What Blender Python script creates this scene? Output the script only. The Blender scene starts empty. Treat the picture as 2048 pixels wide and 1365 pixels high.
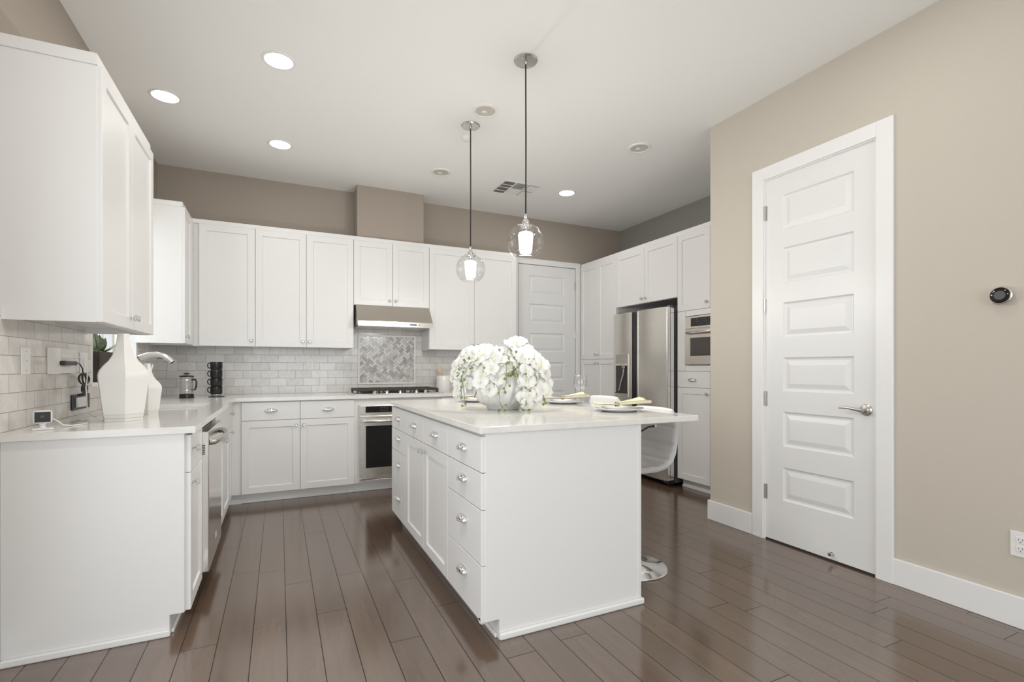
import bpy, bmesh, math, random
from mathutils import Vector, Matrix
random.seed(7)
PI = math.pi
sc = bpy.context.scene
COL = sc.collection

# ------------------------------------------------------------------ camera, world, light, exposure
F_PX, YAW, HORIZON, EYE = 983.27, 0.441957, 735.68, 1.175
cam_d = bpy.data.cameras.new('camera'); cam = bpy.data.objects.new('camera', cam_d); COL.objects.link(cam)
cam_d.sensor_width = 36.0; cam_d.lens = F_PX / 2048 * 36.0
cam_d.shift_y = (HORIZON - 682.5) / 2048
cam_d.clip_start = 0.02
cam.location = (0, 0, EYE); cam.rotation_euler = (PI / 2, 0, -YAW)
sc.camera = cam

w = bpy.data.worlds.new('sky'); sc.world = w; w.use_nodes = True
bg = w.node_tree.nodes['Background']; bg.inputs[0].default_value = (0.93, 0.97, 1.0, 1); bg.inputs[1].default_value = 1.0

def area(name, loc, rot, sx, sy, power, color):
    d = bpy.data.lights.new(name, 'AREA'); d.shape = 'RECTANGLE'; d.size = sx; d.size_y = sy
    d.energy = power; d.color = color
    o = bpy.data.objects.new(name, d); COL.objects.link(o); o.location = loc; o.rotation_euler = rot
    return o
# daylight area lights; rear and side ones are added, unseen, to light the room
LP = dict(rear=74, side=24, sink=9.5, can=1.2, can_far_right=4.5, can_near=4.5, can_added_left=12, can_added_right=4, pendant=18)
area('added_daylight_rear', (1.0, -3.05, 1.45), (PI / 2, 0, 0), 3.6, 2.5, LP['rear'], (0.94, 0.975, 1.0))
area('added_daylight_side', (-0.96, 0.75, 1.25), (0, -PI / 2, 0), 2.2, 2.2, LP['side'], (0.94, 0.975, 1.0))  # added mainly to brighten the drawer side of the island
area('daylight_sink', (-1.30, 4.19, 1.75), (0, -PI / 2, 0), 1.3, 1.1, LP['sink'], (0.96, 0.98, 1.0))
vs = sc.view_settings
vs.view_transform = 'Standard'; vs.look = 'None'; vs.gamma = 1.0; vs.use_curve_mapping = False
vs.exposure = -0.03

# ------------------------------------------------------------------ materials
def mat(name, col, rough=0.5, metal=0.0, **kw):
    m = bpy.data.materials.new(name); m.use_nodes = True
    p = m.node_tree.nodes['Principled BSDF']
    p.inputs['Base Color'].default_value = (*col, 1); p.inputs['Roughness'].default_value = rough
    p.inputs['Metallic'].default_value = metal
    for k, v in kw.items():
        p.inputs[k.replace('_', ' ')].default_value = v
    return m
def N(m, t, **kw):
    n = m.node_tree.nodes.new(t)
    for k, v in kw.items(): setattr(n, k, v)
    return n
def LK(m, a, b): m.node_tree.links.new(a, b)
def PB(m): return m.node_tree.nodes['Principled BSDF']
def noise_bump(m, scale, strength, dist=0.002, stretch=None):
    tc = N(m, 'ShaderNodeTexCoord'); no = N(m, 'ShaderNodeTexNoise'); no.inputs['Scale'].default_value = scale
    no.inputs['Detail'].default_value = 3
    src = tc.outputs['Object']
    if stretch:
        mp = N(m, 'ShaderNodeMapping'); mp.inputs['Scale'].default_value = stretch; LK(m, src, mp.inputs[0]); src = mp.outputs[0]
    LK(m, src, no.inputs['Vector'])
    b = N(m, 'ShaderNodeBump'); b.inputs['Strength'].default_value = strength; b.inputs['Distance'].default_value = dist
    LK(m, no.outputs['Fac'], b.inputs['Height']); LK(m, b.outputs[0], PB(m).inputs['Normal'])
    return no
def noise_tint(m, c1, c2, scale, stretch=None, lo=0.35, hi=0.65, detail=4):
    tc = N(m, 'ShaderNodeTexCoord'); no = N(m, 'ShaderNodeTexNoise'); no.inputs['Scale'].default_value = scale
    no.inputs['Detail'].default_value = detail
    src = tc.outputs['Object']
    if stretch:
        mp = N(m, 'ShaderNodeMapping'); mp.inputs['Scale'].default_value = stretch; LK(m, src, mp.inputs[0]); src = mp.outputs[0]
    LK(m, src, no.inputs['Vector'])
    r = N(m, 'ShaderNodeValToRGB'); r.color_ramp.elements[0].position = lo; r.color_ramp.elements[1].position = hi
    r.color_ramp.elements[0].color = (*c1, 1); r.color_ramp.elements[1].color = (*c2, 1)
    LK(m, no.outputs['Fac'], r.inputs[0]); LK(m, r.outputs[0], PB(m).inputs['Base Color'])

M_white = mat('cabinet_paint', (0.80, 0.797, 0.785), 0.36)
M_trim = mat('trim_paint', (0.82, 0.82, 0.81), 0.35)
M_door = mat('door_paint', (0.78, 0.78, 0.77), 0.34)
M_ceil = mat('ceiling_paint', (0.86, 0.855, 0.835), 0.8); noise_bump(M_ceil, 60, 0.15)
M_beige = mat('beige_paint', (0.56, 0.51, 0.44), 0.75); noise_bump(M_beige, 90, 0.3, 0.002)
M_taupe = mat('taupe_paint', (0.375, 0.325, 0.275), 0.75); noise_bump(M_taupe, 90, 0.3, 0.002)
M_taupe_cool = mat('taupe_paint_cool_light', (0.30, 0.29, 0.265), 0.75); noise_bump(M_taupe_cool, 90, 0.3, 0.002)  # back wall's accent paint; mixed light is put into this greyer tone
M_quartz = mat('quartz', (0.80, 0.78, 0.74), 0.12); noise_tint(M_quartz, (0.77, 0.755, 0.72), (0.82, 0.81, 0.785), 14, (1, 1, 1), 0.3, 0.6, 8)
M_quartz_i = mat('quartz_island', (0.8, 0.78, 0.74), 0.10); noise_tint(M_quartz_i, (0.755, 0.74, 0.705), (0.81, 0.80, 0.775), 16, (1, 1, 1), 0.3, 0.62, 8)
M_chrome = mat('chrome', (0.80, 0.80, 0.81), 0.08, 1.0)
M_nickel = mat('satin_nickel', (0.62, 0.60, 0.57), 0.25, 1.0)
M_black = mat('black_plastic', (0.012, 0.012, 0.012), 0.3)
M_iron = mat('cast_iron', (0.035, 0.028, 0.024), 0.55)
M_blackglass = mat('black_glass', (0.008, 0.008, 0.009), 0.06)
M_camface = mat('camera_face', (0.008, 0.008, 0.009), 0.25, Specular_IOR_Level=0.25)
M_smoke = mat('smoked_glass', (0.06, 0.05, 0.043), 0.1)
M_plastic = mat('white_plastic', (0.80, 0.79, 0.77), 0.35)
M_ivory = mat('ivory_plastic', (0.76, 0.73, 0.69), 0.4)
M_cer = mat('white_ceramic', (0.82, 0.81, 0.78), 0.2)
M_vase = mat('matte_white_ceramic', (0.80, 0.79, 0.76), 0.38)
M_china = mat('white_china', (0.83, 0.83, 0.82), 0.12)
M_leather = mat('white_leather', (0.88, 0.87, 0.86), 0.42); noise_bump(M_leather, 250, 0.1, 0.001)
M_nap = mat('pale_yellow_linen', (0.82, 0.775, 0.56), 0.85); noise_bump(M_nap, 300, 0.25, 0.001)
M_petal = mat('orchid_petal', (0.81, 0.81, 0.775), 0.55, Subsurface_Weight=0.0)
M_lip = mat('orchid_lip', (0.78, 0.78, 0.48), 0.5)
M_leaf = mat('leaf_green', (0.20, 0.28, 0.07), 0.5)
M_stem = mat('stem_green', (0.20, 0.22, 0.09), 0.6)
M_succ = mat('succulent_green', (0.10, 0.17, 0.065), 0.45); noise_tint(M_succ, (0.07, 0.10, 0.05), (0.27, 0.33, 0.19), 9)
M_gravel = mat('gravel', (0.45, 0.40, 0.33), 0.9); noise_bump(M_gravel, 80, 1.0, 0.01)
M_darkwood = mat('dark_wood', (0.03, 0.02, 0.014), 0.6); noise_tint(M_darkwood, (0.015, 0.01, 0.008), (0.06, 0.04, 0.028), 5, (1, 12, 1))
M_wood = mat('light_wood', (0.68, 0.52, 0.33), 0.6)
M_mug = mat('black_mug', (0.012, 0.012, 0.014), 0.18)
M_dark = mat('dark_void', (0.01, 0.01, 0.01), 0.9)
M_rubber = mat('rubber', (0.03, 0.03, 0.03), 0.6)
M_fence = mat('tan_stucco', (0.55, 0.42, 0.30), 0.9); noise_bump(M_fence, 40, 0.4, 0.004)
M_outside = mat('outside_ground', (0.45, 0.42, 0.38), 0.9)
M_screenmark = mat('grey_marking', (0.55, 0.55, 0.55), 0.5)
def steel(name, col, rough, stretch):
    m = mat(name, col, rough, 1.0)
    no = noise_bump(m, 60, 0.015, 0.0005, stretch)
    r = N(m, 'ShaderNodeMapRange'); r.inputs[3].default_value = rough - 0.06; r.inputs[4].default_value = rough + 0.08
    LK(m, no.outputs['Fac'], r.inputs[0]); LK(m, r.outputs[0], PB(m).inputs['Roughness'])
    return m
M_steel = steel('brushed_steel', (0.72, 0.69, 0.645), 0.27, (1, 1, 30))
M_steel_h = steel('brushed_steel_warm', (0.68, 0.63, 0.57), 0.3, (1, 1, 30))
M_steel_b = mat('polished_steel', (0.80, 0.79, 0.77), 0.16, 1.0)
def glass(name, col=(1, 1, 1), lo=0.03, hi=0.24):
    m = bpy.data.materials.new(name); m.use_nodes = True; nt = m.node_tree; nt.nodes.clear()
    out = N(m, 'ShaderNodeOutputMaterial'); mix = N(m, 'ShaderNodeMixShader'); tr = N(m, 'ShaderNodeBsdfTransparent')
    gl = N(m, 'ShaderNodeBsdfGlossy'); gl.inputs['Roughness'].default_value = 0.03
    tr.inputs[0].default_value = (*col, 1)
    fr = N(m, 'ShaderNodeLayerWeight'); fr.inputs[0].default_value = 0.25
    mr = N(m, 'ShaderNodeMapRange'); mr.inputs[3].default_value = lo; mr.inputs[4].default_value = hi
    LK(m, fr.outputs['Facing'], mr.inputs[0]); LK(m, mr.outputs[0], mix.inputs[0])
    LK(m, tr.outputs[0], mix.inputs[1]); LK(m, gl.outputs[0], mix.inputs[2]); LK(m, mix.outputs[0], out.inputs[0])
    return m
M_glass = glass('clear_glass', (0.985, 0.985, 0.985))
M_crystal = mat('crystal', (0.85, 0.85, 0.85), 0.05, 0.0, Transmission_Weight=0.7, IOR=1.5)
M_stemware = glass('stemware_glass', (0.98, 0.98, 0.98), 0.05, 0.75)
M_pane = glass('window_glass', (0.97, 0.98, 0.98))
def emit(name, col, s):
    m = mat(name, (0.9, 0.9, 0.9), 0.4)
    p = PB(m); p.inputs['Emission Color'].default_value = (*col, 1); p.inputs['Emission Strength'].default_value = s
    return m
M_lamp = emit('lit_lens', (1.0, 0.97, 0.92), 9.0)
M_bulb = emit('lit_frosted_glass', (1.0, 0.975, 0.94), 3.2)

# floor planks running into the depth of the room
M_floor = mat('dark_hardwood', (0.1, 0.07, 0.055), 0.3)
def floor_nodes():
    m = M_floor
    tc = N(m, 'ShaderNodeTexCoord'); mp = N(m, 'ShaderNodeMapping')
    mp.inputs['Rotation'].default_value = (0, 0, PI / 2); mp.inputs['Location'].default_value = (0.31, -0.961 + 0.1333 * 40, 0)
    # rotated 90 degrees: texture x runs along world y, texture y along world x
    sep = N(m, 'ShaderNodeSeparateXYZ'); LK(m, tc.outputs['Object'], sep.inputs[0])
    ax = N(m, 'ShaderNodeMath', operation='ADD'); ax.inputs[1].default_value = 20.31; LK(m, sep.outputs['Y'], ax.inputs[0])
    ay = N(m, 'ShaderNodeMath', operation='ADD'); ay.inputs[1].default_value = -0.961 + 0.1333 * 60; LK(m, sep.outputs['X'], ay.inputs[0])
    # random shift of every row of boards
    rw = N(m, 'ShaderNodeMath', operation='DIVIDE'); rw.inputs[1].default_value = 0.1333; LK(m, ay.outputs[0], rw.inputs[0])
    fl = N(m, 'ShaderNodeMath', operation='FLOOR'); LK(m, rw.outputs[0], fl.inputs[0])
    wn = N(m, 'ShaderNodeTexWhiteNoise', noise_dimensions='1D'); LK(m, fl.outputs[0], wn.inputs['W'])
    sh = N(m, 'ShaderNodeMath', operation='MULTIPLY_ADD'); sh.inputs[1].default_value = 1.25
    LK(m, wn.outputs['Value'], sh.inputs[0]); LK(m, ax.outputs[0], sh.inputs[2])
    cb = N(m, 'ShaderNodeCombineXYZ'); LK(m, sh.outputs[0], cb.inputs[0]); LK(m, ay.outputs[0], cb.inputs[1])
    br = N(m, 'ShaderNodeTexBrick'); br.offset = 0.0
    for k, v in dict(Scale=1.0, Mortar_Size=0.0017, Mortar_Smooth=0.3, Bias=0.0, Brick_Width=1.25, Row_Height=0.1333).items():
        br.inputs[k.replace('_', ' ')].default_value = v
    br.inputs['Color1'].default_value = (0.120, 0.075, 0.049, 1); br.inputs['Color2'].default_value = (0.150, 0.096, 0.065, 1)
    br.inputs['Mortar'].default_value = (0.02, 0.013, 0.01, 1)
    LK(m, cb.outputs[0], br.inputs['Vector'])
    mp2 = N(m, 'ShaderNodeMapping'); mp2.inputs['Scale'].default_value = (26, 1.6, 1); LK(m, tc.outputs['Object'], mp2.inputs[0])
    no = N(m, 'ShaderNodeTexNoise'); no.inputs['Scale'].default_value = 1.0; no.inputs['Detail'].default_value = 6; LK(m, mp2.outputs[0], no.inputs['Vector'])
    mx = N(m, 'ShaderNodeMix', data_type='RGBA', blend_type='MULTIPLY'); mx.inputs['Factor'].default_value = 0.35
    rp = N(m, 'ShaderNodeValToRGB'); rp.color_ramp.elements[0].position = 0.3; rp.color_ramp.elements[0].color = (0.6, 0.57, 0.55, 1)
    rp.color_ramp.elements[1].position = 0.7; rp.color_ramp.elements[1].color = (1.15, 1.15, 1.15, 1)
    LK(m, no.outputs['Fac'], rp.inputs[0]); LK(m, br.outputs['Color'], mx.inputs['A']); LK(m, rp.outputs[0], mx.inputs['B'])
    LK(m, mx.outputs['Result'], PB(m).inputs['Base Color'])
    b = N(m, 'ShaderNodeBump'); b.inputs['Strength'].default_value = 1.0; b.inputs['Distance'].default_value = 0.003; b.invert = True
    LK(m, br.outputs['Fac'], b.inputs['Height'])
    b2 = N(m, 'ShaderNodeBump'); b2.inputs['Strength'].default_value = 0.03; b2.inputs['Distance'].default_value = 0.002
    LK(m, no.outputs['Fac'], b2.inputs['Height']); LK(m, b.outputs[0], b2.inputs['Normal']); LK(m, b2.outputs[0], PB(m).inputs['Normal'])
    PB(m).inputs['IOR'].default_value = 2.3
    r = N(m, 'ShaderNodeMapRange'); r.inputs[3].default_value = 0.11; r.inputs[4].default_value = 0.21
    LK(m, no.outputs['Fac'], r.inputs[0]); LK(m, r.outputs[0], PB(m).inputs['Roughness'])
    sp = N(m, 'ShaderNodeMapRange'); sp.inputs[3].default_value = 0.5; sp.inputs[4].default_value = 0.08
    LK(m, br.outputs['Fac'], sp.inputs[0]); LK(m, sp.outputs[0], PB(m).inputs['Specular IOR Level'])
floor_nodes()

# marble subway tile; 'axis' is the world axis that runs along the wall
def tile_mat(name, axis, a0, c1, c2, grout):
    m = mat(name, c1, 0.16)
    tc = N(m, 'ShaderNodeTexCoord'); sep = N(m, 'ShaderNodeSeparateXYZ'); LK(m, tc.outputs['Object'], sep.inputs[0])
    ax = N(m, 'ShaderNodeMath', operation='ADD'); ax.inputs[1].default_value = -a0 + 0.1545 * 20.5; LK(m, sep.outputs[axis], ax.inputs[0])
    az = N(m, 'ShaderNodeMath', operation='ADD'); az.inputs[1].default_value = -0.915 + 0.0775 * 8; LK(m, sep.outputs['Z'], az.inputs[0])
    cb = N(m, 'ShaderNodeCombineXYZ'); LK(m, ax.outputs[0], cb.inputs[0]); LK(m, az.outputs[0], cb.inputs[1])
    br = N(m, 'ShaderNodeTexBrick'); br.offset = 0.5
    for k, v in dict(Scale=1.0, Mortar_Size=0.0013, Mortar_Smooth=0.1, Bias=0.0, Brick_Width=0.1545, Row_Height=0.0775).items():
        br.inputs[k.replace('_', ' ')].default_value = v
    br.inputs['Color1'].default_value = (*c1, 1); br.inputs['Color2'].default_value = (*c2, 1); br.inputs['Mortar'].default_value = (*grout, 1)
    LK(m, cb.outputs[0], br.inputs['Vector'])
    no = N(m, 'ShaderNodeTexNoise'); no.inputs['Scale'].default_value = 5.5; no.inputs['Detail'].default_value = 5; no.inputs['Distortion'].default_value = 1.6
    LK(m, tc.outputs['Object'], no.inputs['Vector'])
    rp = N(m, 'ShaderNodeValToRGB'); e = rp.color_ramp.elements
    e[0].position = 0.40; e[0].color = (1, 1, 1, 1); e[1].position = 0.60; e[1].color = (1, 1, 1, 1)
    v = e.new(0.5); v.color = (0.86, 0.86, 0.87, 1)
    LK(m, no.outputs['Fac'], rp.inputs[0])
    mx = N(m, 'ShaderNodeMix', data_type='RGBA', blend_type='MULTIPLY'); mx.inputs['Factor'].default_value = 0.5
    LK(m, br.outputs['Color'], mx.inputs['A']); LK(m, rp.outputs[0], mx.inputs['B']); LK(m, mx.outputs['Result'], PB(m).inputs['Base Color'])
    b = N(m, 'ShaderNodeBump'); b.inputs['Strength'].default_value = 0.6; b.inputs['Distance'].default_value = 0.0015; b.invert = True
    LK(m, br.outputs['Fac'], b.inputs['Height']); LK(m, b.outputs[0], PB(m).inputs['Normal'])
    return m
M_tile_b = tile_mat('marble_tile_rear', 'X', 0.454, (0.64, 0.625, 0.605), (0.76, 0.75, 0.735), (0.30, 0.28, 0.26))
M_tile_l = tile_mat('marble_tile_side', 'Y', 2.692, (0.70, 0.655, 0.61), (0.80, 0.765, 0.725), (0.32, 0.28, 0.25))
M_herr = mat('herringbone_marble', (0.6, 0.6, 0.6), 0.15)
def herr_nodes():
    m = M_herr; g = N(m, 'ShaderNodeNewGeometry'); rp = N(m, 'ShaderNodeValToRGB'); e = rp.color_ramp.elements
    e[0].color = (0.36, 0.355, 0.35, 1); e[1].color = (0.70, 0.69, 0.67, 1); e[0].position = 0.0; e[1].position = 0.75
    LK(m, g.outputs['Random Per Island'], rp.inputs[0]); LK(m, rp.outputs[0], PB(m).inputs['Base Color'])
herr_nodes()
M_grout = mat('grey_grout', (0.20, 0.19, 0.18), 0.8)

# ------------------------------------------------------------------ mesh helpers
class B:
    """collects shapes; verts are mapped through T; .obj() links them as one mesh"""
    def __init__(s, T=None): s.v = []; s.f = []; s.mi = []; s.T = T; s.m = 0
    def av(s, p):
        p = Vector(p)
        if s.T is not None: p = s.T @ p
        s.v.append(p); return len(s.v) - 1
    def face(s, idx): s.f.append(tuple(idx)); s.mi.append(s.m)
    def box(s, x0, x1, y0, y1, z0, z1, b=0.0):
        x0, x1 = min(x0, x1), max(x0, x1); y0, y1 = min(y0, y1), max(y0, y1); z0, z1 = min(z0, z1), max(z0, z1)
        if b <= 0:
            i = [s.av(p) for p in ((x0, y0, z0), (x1, y0, z0), (x1, y1, z0), (x0, y1, z0), (x0, y0, z1), (x1, y0, z1), (x1, y1, z1), (x0, y1, z1))]
            for q in ((0, 3, 2, 1), (4, 5, 6, 7), (0, 1, 5, 4), (1, 2, 6, 5), (2, 3, 7, 6), (3, 0, 4, 7)): s.face([i[k] for k in q])
            return
        bm = bmesh.new(); bmesh.ops.create_cube(bm, size=1)
        for v in bm.verts:
            v.co = Vector(((x0 + x1) / 2 + v.co.x * (x1 - x0), (y0 + y1) / 2 + v.co.y * (y1 - y0), (z0 + z1) / 2 + v.co.z * (z1 - z0)))
        bmesh.ops.bevel(bm, geom=bm.edges[:], offset=b, segments=2, profile=0.5, affect='EDGES')
        s.add_bm(bm)
    def add_bm(s, bm):
        bm.verts.index_update(); k = len(s.v)
        for v in bm.verts: s.av(v.co)
        for f in bm.faces: s.face([k + v.index for v in f.verts])
        bm.free()
    def ring(s, pts): return [s.av(p) for p in pts]
    def bridge(s, a, b, close=True):
        n = len(a)
        for i in range(n if close else n - 1):
            j = (i + 1) % n; s.face((a[i], a[j], b[j], b[i]))
    def lathe(s, prof, c=(0, 0, 0), seg=32, axis='z', cap0=True, cap1=True, rot=0.0, sx=1.0):
        c = Vector(c); rs = []
        for r, h in prof:
            pts = []
            for k in range(seg):
                a = 2 * PI * k / seg + rot; x, y = r * math.cos(a) * sx, r * math.sin(a)
                p = {'z': (x, y, h), 'x': (h, x, y), 'y': (x, h, y)}[axis]
                pts.append(c + Vector(p))
            rs.append(s.ring(pts))
        for a, b in zip(rs, rs[1:]): s.bridge(a, b)
        if cap0: s.face(rs[0])
        if cap1: s.face(rs[-1])
    def tube(s, pts, r, seg=10, caps=True, flat=1.0):
        pts = [Vector(p) for p in pts]; n = len(pts); rs = []
        rr = r if isinstance(r, (list, tuple)) else [r] * n
        up = None
        for i, p in enumerate(pts):
            t = (pts[min(i + 1, n - 1)] - pts[max(i - 1, 0)]).normalized()
            if up is None:
                up = Vector((0, 0, 1)) if abs(t.z) < 0.9 else Vector((1, 0, 0))
            u = (up - t * up.dot(t)).normalized(); v = t.cross(u); up = u
            rs.append(s.ring([p + u * rr[i] * math.cos(2 * PI * k / seg) + v * rr[i] * flat * math.sin(2 * PI * k / seg) for k in range(seg)]))
        for a, b in zip(rs, rs[1:]): s.bridge(a, b)
        if caps: s.face(rs[0]); s.face(rs[-1])
    def prism(s, poly, a0, a1, axis='z'):
        def P(q, h): return {'z': (q[0], q[1], h), 'y': (q[0], h, q[1]), 'x': (h, q[0], q[1])}[axis]
        a = s.ring([P(q, a0) for q in poly]); b = s.ring([P(q, a1) for q in poly])
        s.bridge(a, b); s.face(a); s.face(b)
    def sphere(s, c, r, u=16, v=10, sc_=(1, 1, 1)):
        c = Vector(c); rs = []
        top = s.av(c + Vector((0, 0, r * sc_[2]))); bot = s.av(c - Vector((0, 0, r * sc_[2])))
        for j in range(1, v):
            t = PI * j / v
            rs.append(s.ring([c + Vector((r * sc_[0] * math.sin(t) * math.cos(2 * PI * k / u), r * sc_[1] * math.sin(t) * math.sin(2 * PI * k / u), r * sc_[2] * math.cos(t))) for k in range(u)]))
        for a, b in zip(rs, rs[1:]): s.bridge(a, b)
        for k in range(u): s.face((top, rs[0][k], rs[0][(k + 1) % u])); s.face((bot, rs[-1][(k + 1) % u], rs[-1][k]))
    def grid(s, fn, nu, nv):
        g = [[s.av(fn(i / nu, j / nv)) for j in range(nv + 1)] for i in range(nu + 1)]
        for i in range(nu):
            for j in range(nv): s.face((g[i][j], g[i + 1][j], g[i + 1][j + 1], g[i][j + 1]))
    def mesh(s, name, mats, off=(0, 0, 0), smooth=False, angle=35, recalc=True):
        me = bpy.data.meshes.new(name); off = Vector(off)
        me.from_pydata([v - off for v in s.v], [], s.f)
        for m in (mats if isinstance(mats, (list, tuple)) else [mats]): me.materials.append(m)
        for p, i in zip(me.polygons, s.mi): p.material_index = i
        if recalc:
            bm = bmesh.new(); bm.from_mesh(me); bmesh.ops.recalc_face_normals(bm, faces=bm.faces); bm.to_mesh(me); bm.free()
        if smooth:
            me.polygons.foreach_set('use_smooth', [True] * len(me.polygons))
            me.set_sharp_from_angle(angle=math.radians(angle))
        me.update(); return me
    def obj(s, name, mats, parent=None, smooth=False, angle=35, loc=None):
        """mesh in world coordinates; parent is a thing standing at root_loc(parent)"""
        base = world_loc(parent) if parent else Vector(loc or (0, 0, 0))
        me = s.mesh(name, mats, base, smooth, angle)
        o = bpy.data.objects.new(name, me); COL.objects.link(o)
        if parent: o.parent = parent
        else: o.location = base
        return o
def world_loc(o):
    p = Vector((0, 0, 0))
    while o is not None: p += o.location; o = o.parent
    return p
def inst(name, me, parent, mtx):
    """a part that shares mesh data; mtx is its world matrix"""
    o = bpy.data.objects.new(name, me); COL.objects.link(o)
    if parent:
        o.parent = parent; mtx = Matrix.Translation(-world_loc(parent)) @ mtx
    o.matrix_local = mtx
    return o
def tag(o, label, cat, group=None, kind=None):
    o['label'] = label; o['category'] = cat
    if group: o['group'] = group
    if kind: o['kind'] = kind
    return o
def thing(name, loc, label, cat, group=None, rz=0.0):
    o = bpy.data.objects.new(name, None); COL.objects.link(o); o.location = loc; o.rotation_euler = (0, 0, rz)
    o.empty_display_size = 0.05
    return tag(o, label, cat, group)
def struct(o): o['kind'] = 'structure'; return o
def copy_tree(o, parent=None):
    c = o.copy(); COL.objects.link(c)
    if parent: c.parent = parent
    for ch in list(o.children): copy_tree(ch, c)
    return c
def frame(o, U, Nn):
    """local (a, c, b): a along U, c outward along N, b up"""
    U = Vector(U); Nn = Vector(Nn); m = Matrix.Identity(4)
    for i in range(3): m[i][0] = U[i]; m[i][1] = Nn[i]; m[i][2] = (0, 0, 1)[i]; m[i][3] = o[i]
    return m
F_BACK = lambda x, y, z: frame((x, y, z), (1, 0, 0), (0, -1, 0))
F_LEFT = lambda x, y, z: frame((x, y, z), (0, 1, 0), (1, 0, 0))
F_RIGHT = lambda x, y, z: frame((x, y, z), (0, 1, 0), (-1, 0, 0))

# ------------------------------------------------------------------ room
XL, XD, XR, YB, ZC, YR = -1.006, 3.02, 4.205, 5.44, 3.036, -3.2
b = B(); b.box(-1.3, 4.4, YR - 0.2, 5.6, -0.1, 0.0); struct(b.obj('floor', M_floor))
b = B(); b.box(-1.3, 4.4, YR - 0.2, 5.6, ZC, ZC + 0.1); struct(b.obj('ceiling', M_ceil))
# left wall with the sink window and a big unseen opening added for fill light
WY0, WY1, WZ0, WZ1 = 3.70, 4.68, 1.085, 2.35
b = B()
b.box(XL - 0.15, XL, WY1 + 0.031, YB, 0, ZC); b.box(XL - 0.15, XL, 1.95, WY0 - 0.031, 0, ZC)
b.box(XL - 0.15, XL, WY0 - 0.031, WY1 + 0.031, 0, WZ0 - 0.026); b.box(XL - 0.15, XL, WY0 - 0.031, WY1 + 0.031, WZ1 + 0.031, ZC)
b.box(XL - 0.15, XL, -0.45, 1.95, 2.45, ZC); b.box(XL - 0.15, XL, -0.45, 1.95, 0, 0.05); b.box(XL - 0.15, XL, YR, -0.45, 0, ZC)
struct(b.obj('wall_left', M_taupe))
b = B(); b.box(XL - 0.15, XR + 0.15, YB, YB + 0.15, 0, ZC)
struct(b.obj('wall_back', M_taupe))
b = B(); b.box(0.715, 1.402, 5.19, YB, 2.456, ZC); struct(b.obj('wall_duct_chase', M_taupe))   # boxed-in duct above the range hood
b = B(); b.box(XR, XR + 0.15, 2.787, YB, 0, ZC); struct(b.obj('wall_right_recess', M_taupe_cool))
DY0, DY1, DZ = 1.609, 2.317, 2.461
b = B(); t = 0.12
b.box(XD, XD + t, YR, DY0, 0, ZC); b.box(XD, XD + t, DY1, 2.787, 0, ZC); b.box(XD, XD + t, DY0, DY1, DZ, ZC)
b.box(XD + t, XR + 0.15, 2.667, 2.787, 0, ZC)
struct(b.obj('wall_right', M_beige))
b = B()
b.box(XL - 0.15, -0.9, YR - 0.15, YR, 0, ZC); b.box(2.9, XD + t, YR - 0.15, YR, 0, ZC); b.box(-0.9, 2.9, YR - 0.15, YR, 2.75, ZC); b.box(-0.9, 2.9, YR - 0.15, YR, 0, 0.15)
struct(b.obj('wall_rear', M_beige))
b = B(); b.box(4.3, 4.34, -3.3, 2.66, 0, ZC); b.box(XD + t, 4.34, -3.3, -3.26, 0, ZC); struct(b.obj('wall_closet', M_beige))
# tile splashbacks
b = B(); b.box(-0.998, 2.50, 5.43, YB, 0.9, 1.80); struct(b.obj('wall_back_tile', M_tile_b))
b = B(); b.box(XL, -0.998, 2.60, WY0 - 0.03, 0.9, 1.42); b.box(XL, -0.998, WY1 + 0.03, 5.43, 0.9, 1.42); b.box(XL, -0.998, WY0 - 0.03, WY1 + 0.03, 0.9, WZ0 - 0.02)
struct(b.obj('wall_left_tile', M_tile_l))
# sink window
win = bpy.data.objects.new('window_1', None); COL.objects.link(win); win.location = (XL, WY0, WZ0); struct(win)
b = B(); xo = XL - 0.12
b.box(xo, XL + 0.006, WY0 - 0.03, WY0, WZ0 - 0.02, WZ1 + 0.03, 0.002); b.box(xo, XL + 0.006, WY1, WY1 + 0.03, WZ0 - 0.02, WZ1 + 0.03, 0.002)
b.box(xo, XL + 0.006, WY0, WY1, WZ1, WZ1 + 0.03, 0.002)
b.box(xo, xo + 0.05, WY0, WY0 + 0.035, WZ0, WZ1); b.box(xo, xo + 0.05, WY1 - 0.035, WY1, WZ0, WZ1)
b.box(xo, xo + 0.05, WY0 + 0.035, WY1 - 0.035, WZ0, WZ0 + 0.035); b.box(xo, xo + 0.05, WY0 + 0.035, WY1 - 0.035, WZ1 - 0.035, WZ1)
b.box(xo + 0.005, xo + 0.045, (WY0 + WY1) / 2 - 0.02, (WY0 + WY1) / 2 + 0.02, WZ0 + 0.035, WZ1 - 0.035)
b.obj('window_frame', M_trim, win)
b = B(); b.box(xo, XL + 0.012, WY0 - 0.03, WY1 + 0.03, WZ0 - 0.025, WZ0, 0.003); b.obj('window_sill', M_trim, win)
b = B(); b.box(xo + 0.02, xo + 0.026, WY0 + 0.03, WY1 - 0.03, WZ0 + 0.03, WZ1 - 0.03); b.obj('window_pane', M_pane, win)
b = B(); b.box(-3.2, -3.0, 2.0, 9.0, 0.0, 2.1); b.box(-3.23, -2.97, 2.0, 9.0, 2.1, 2.16); b.box(-3.2, -1.3, 2.0, 9.0, -0.1, 0.0)
struct(b.obj('wall_garden', M_fence))
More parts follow.
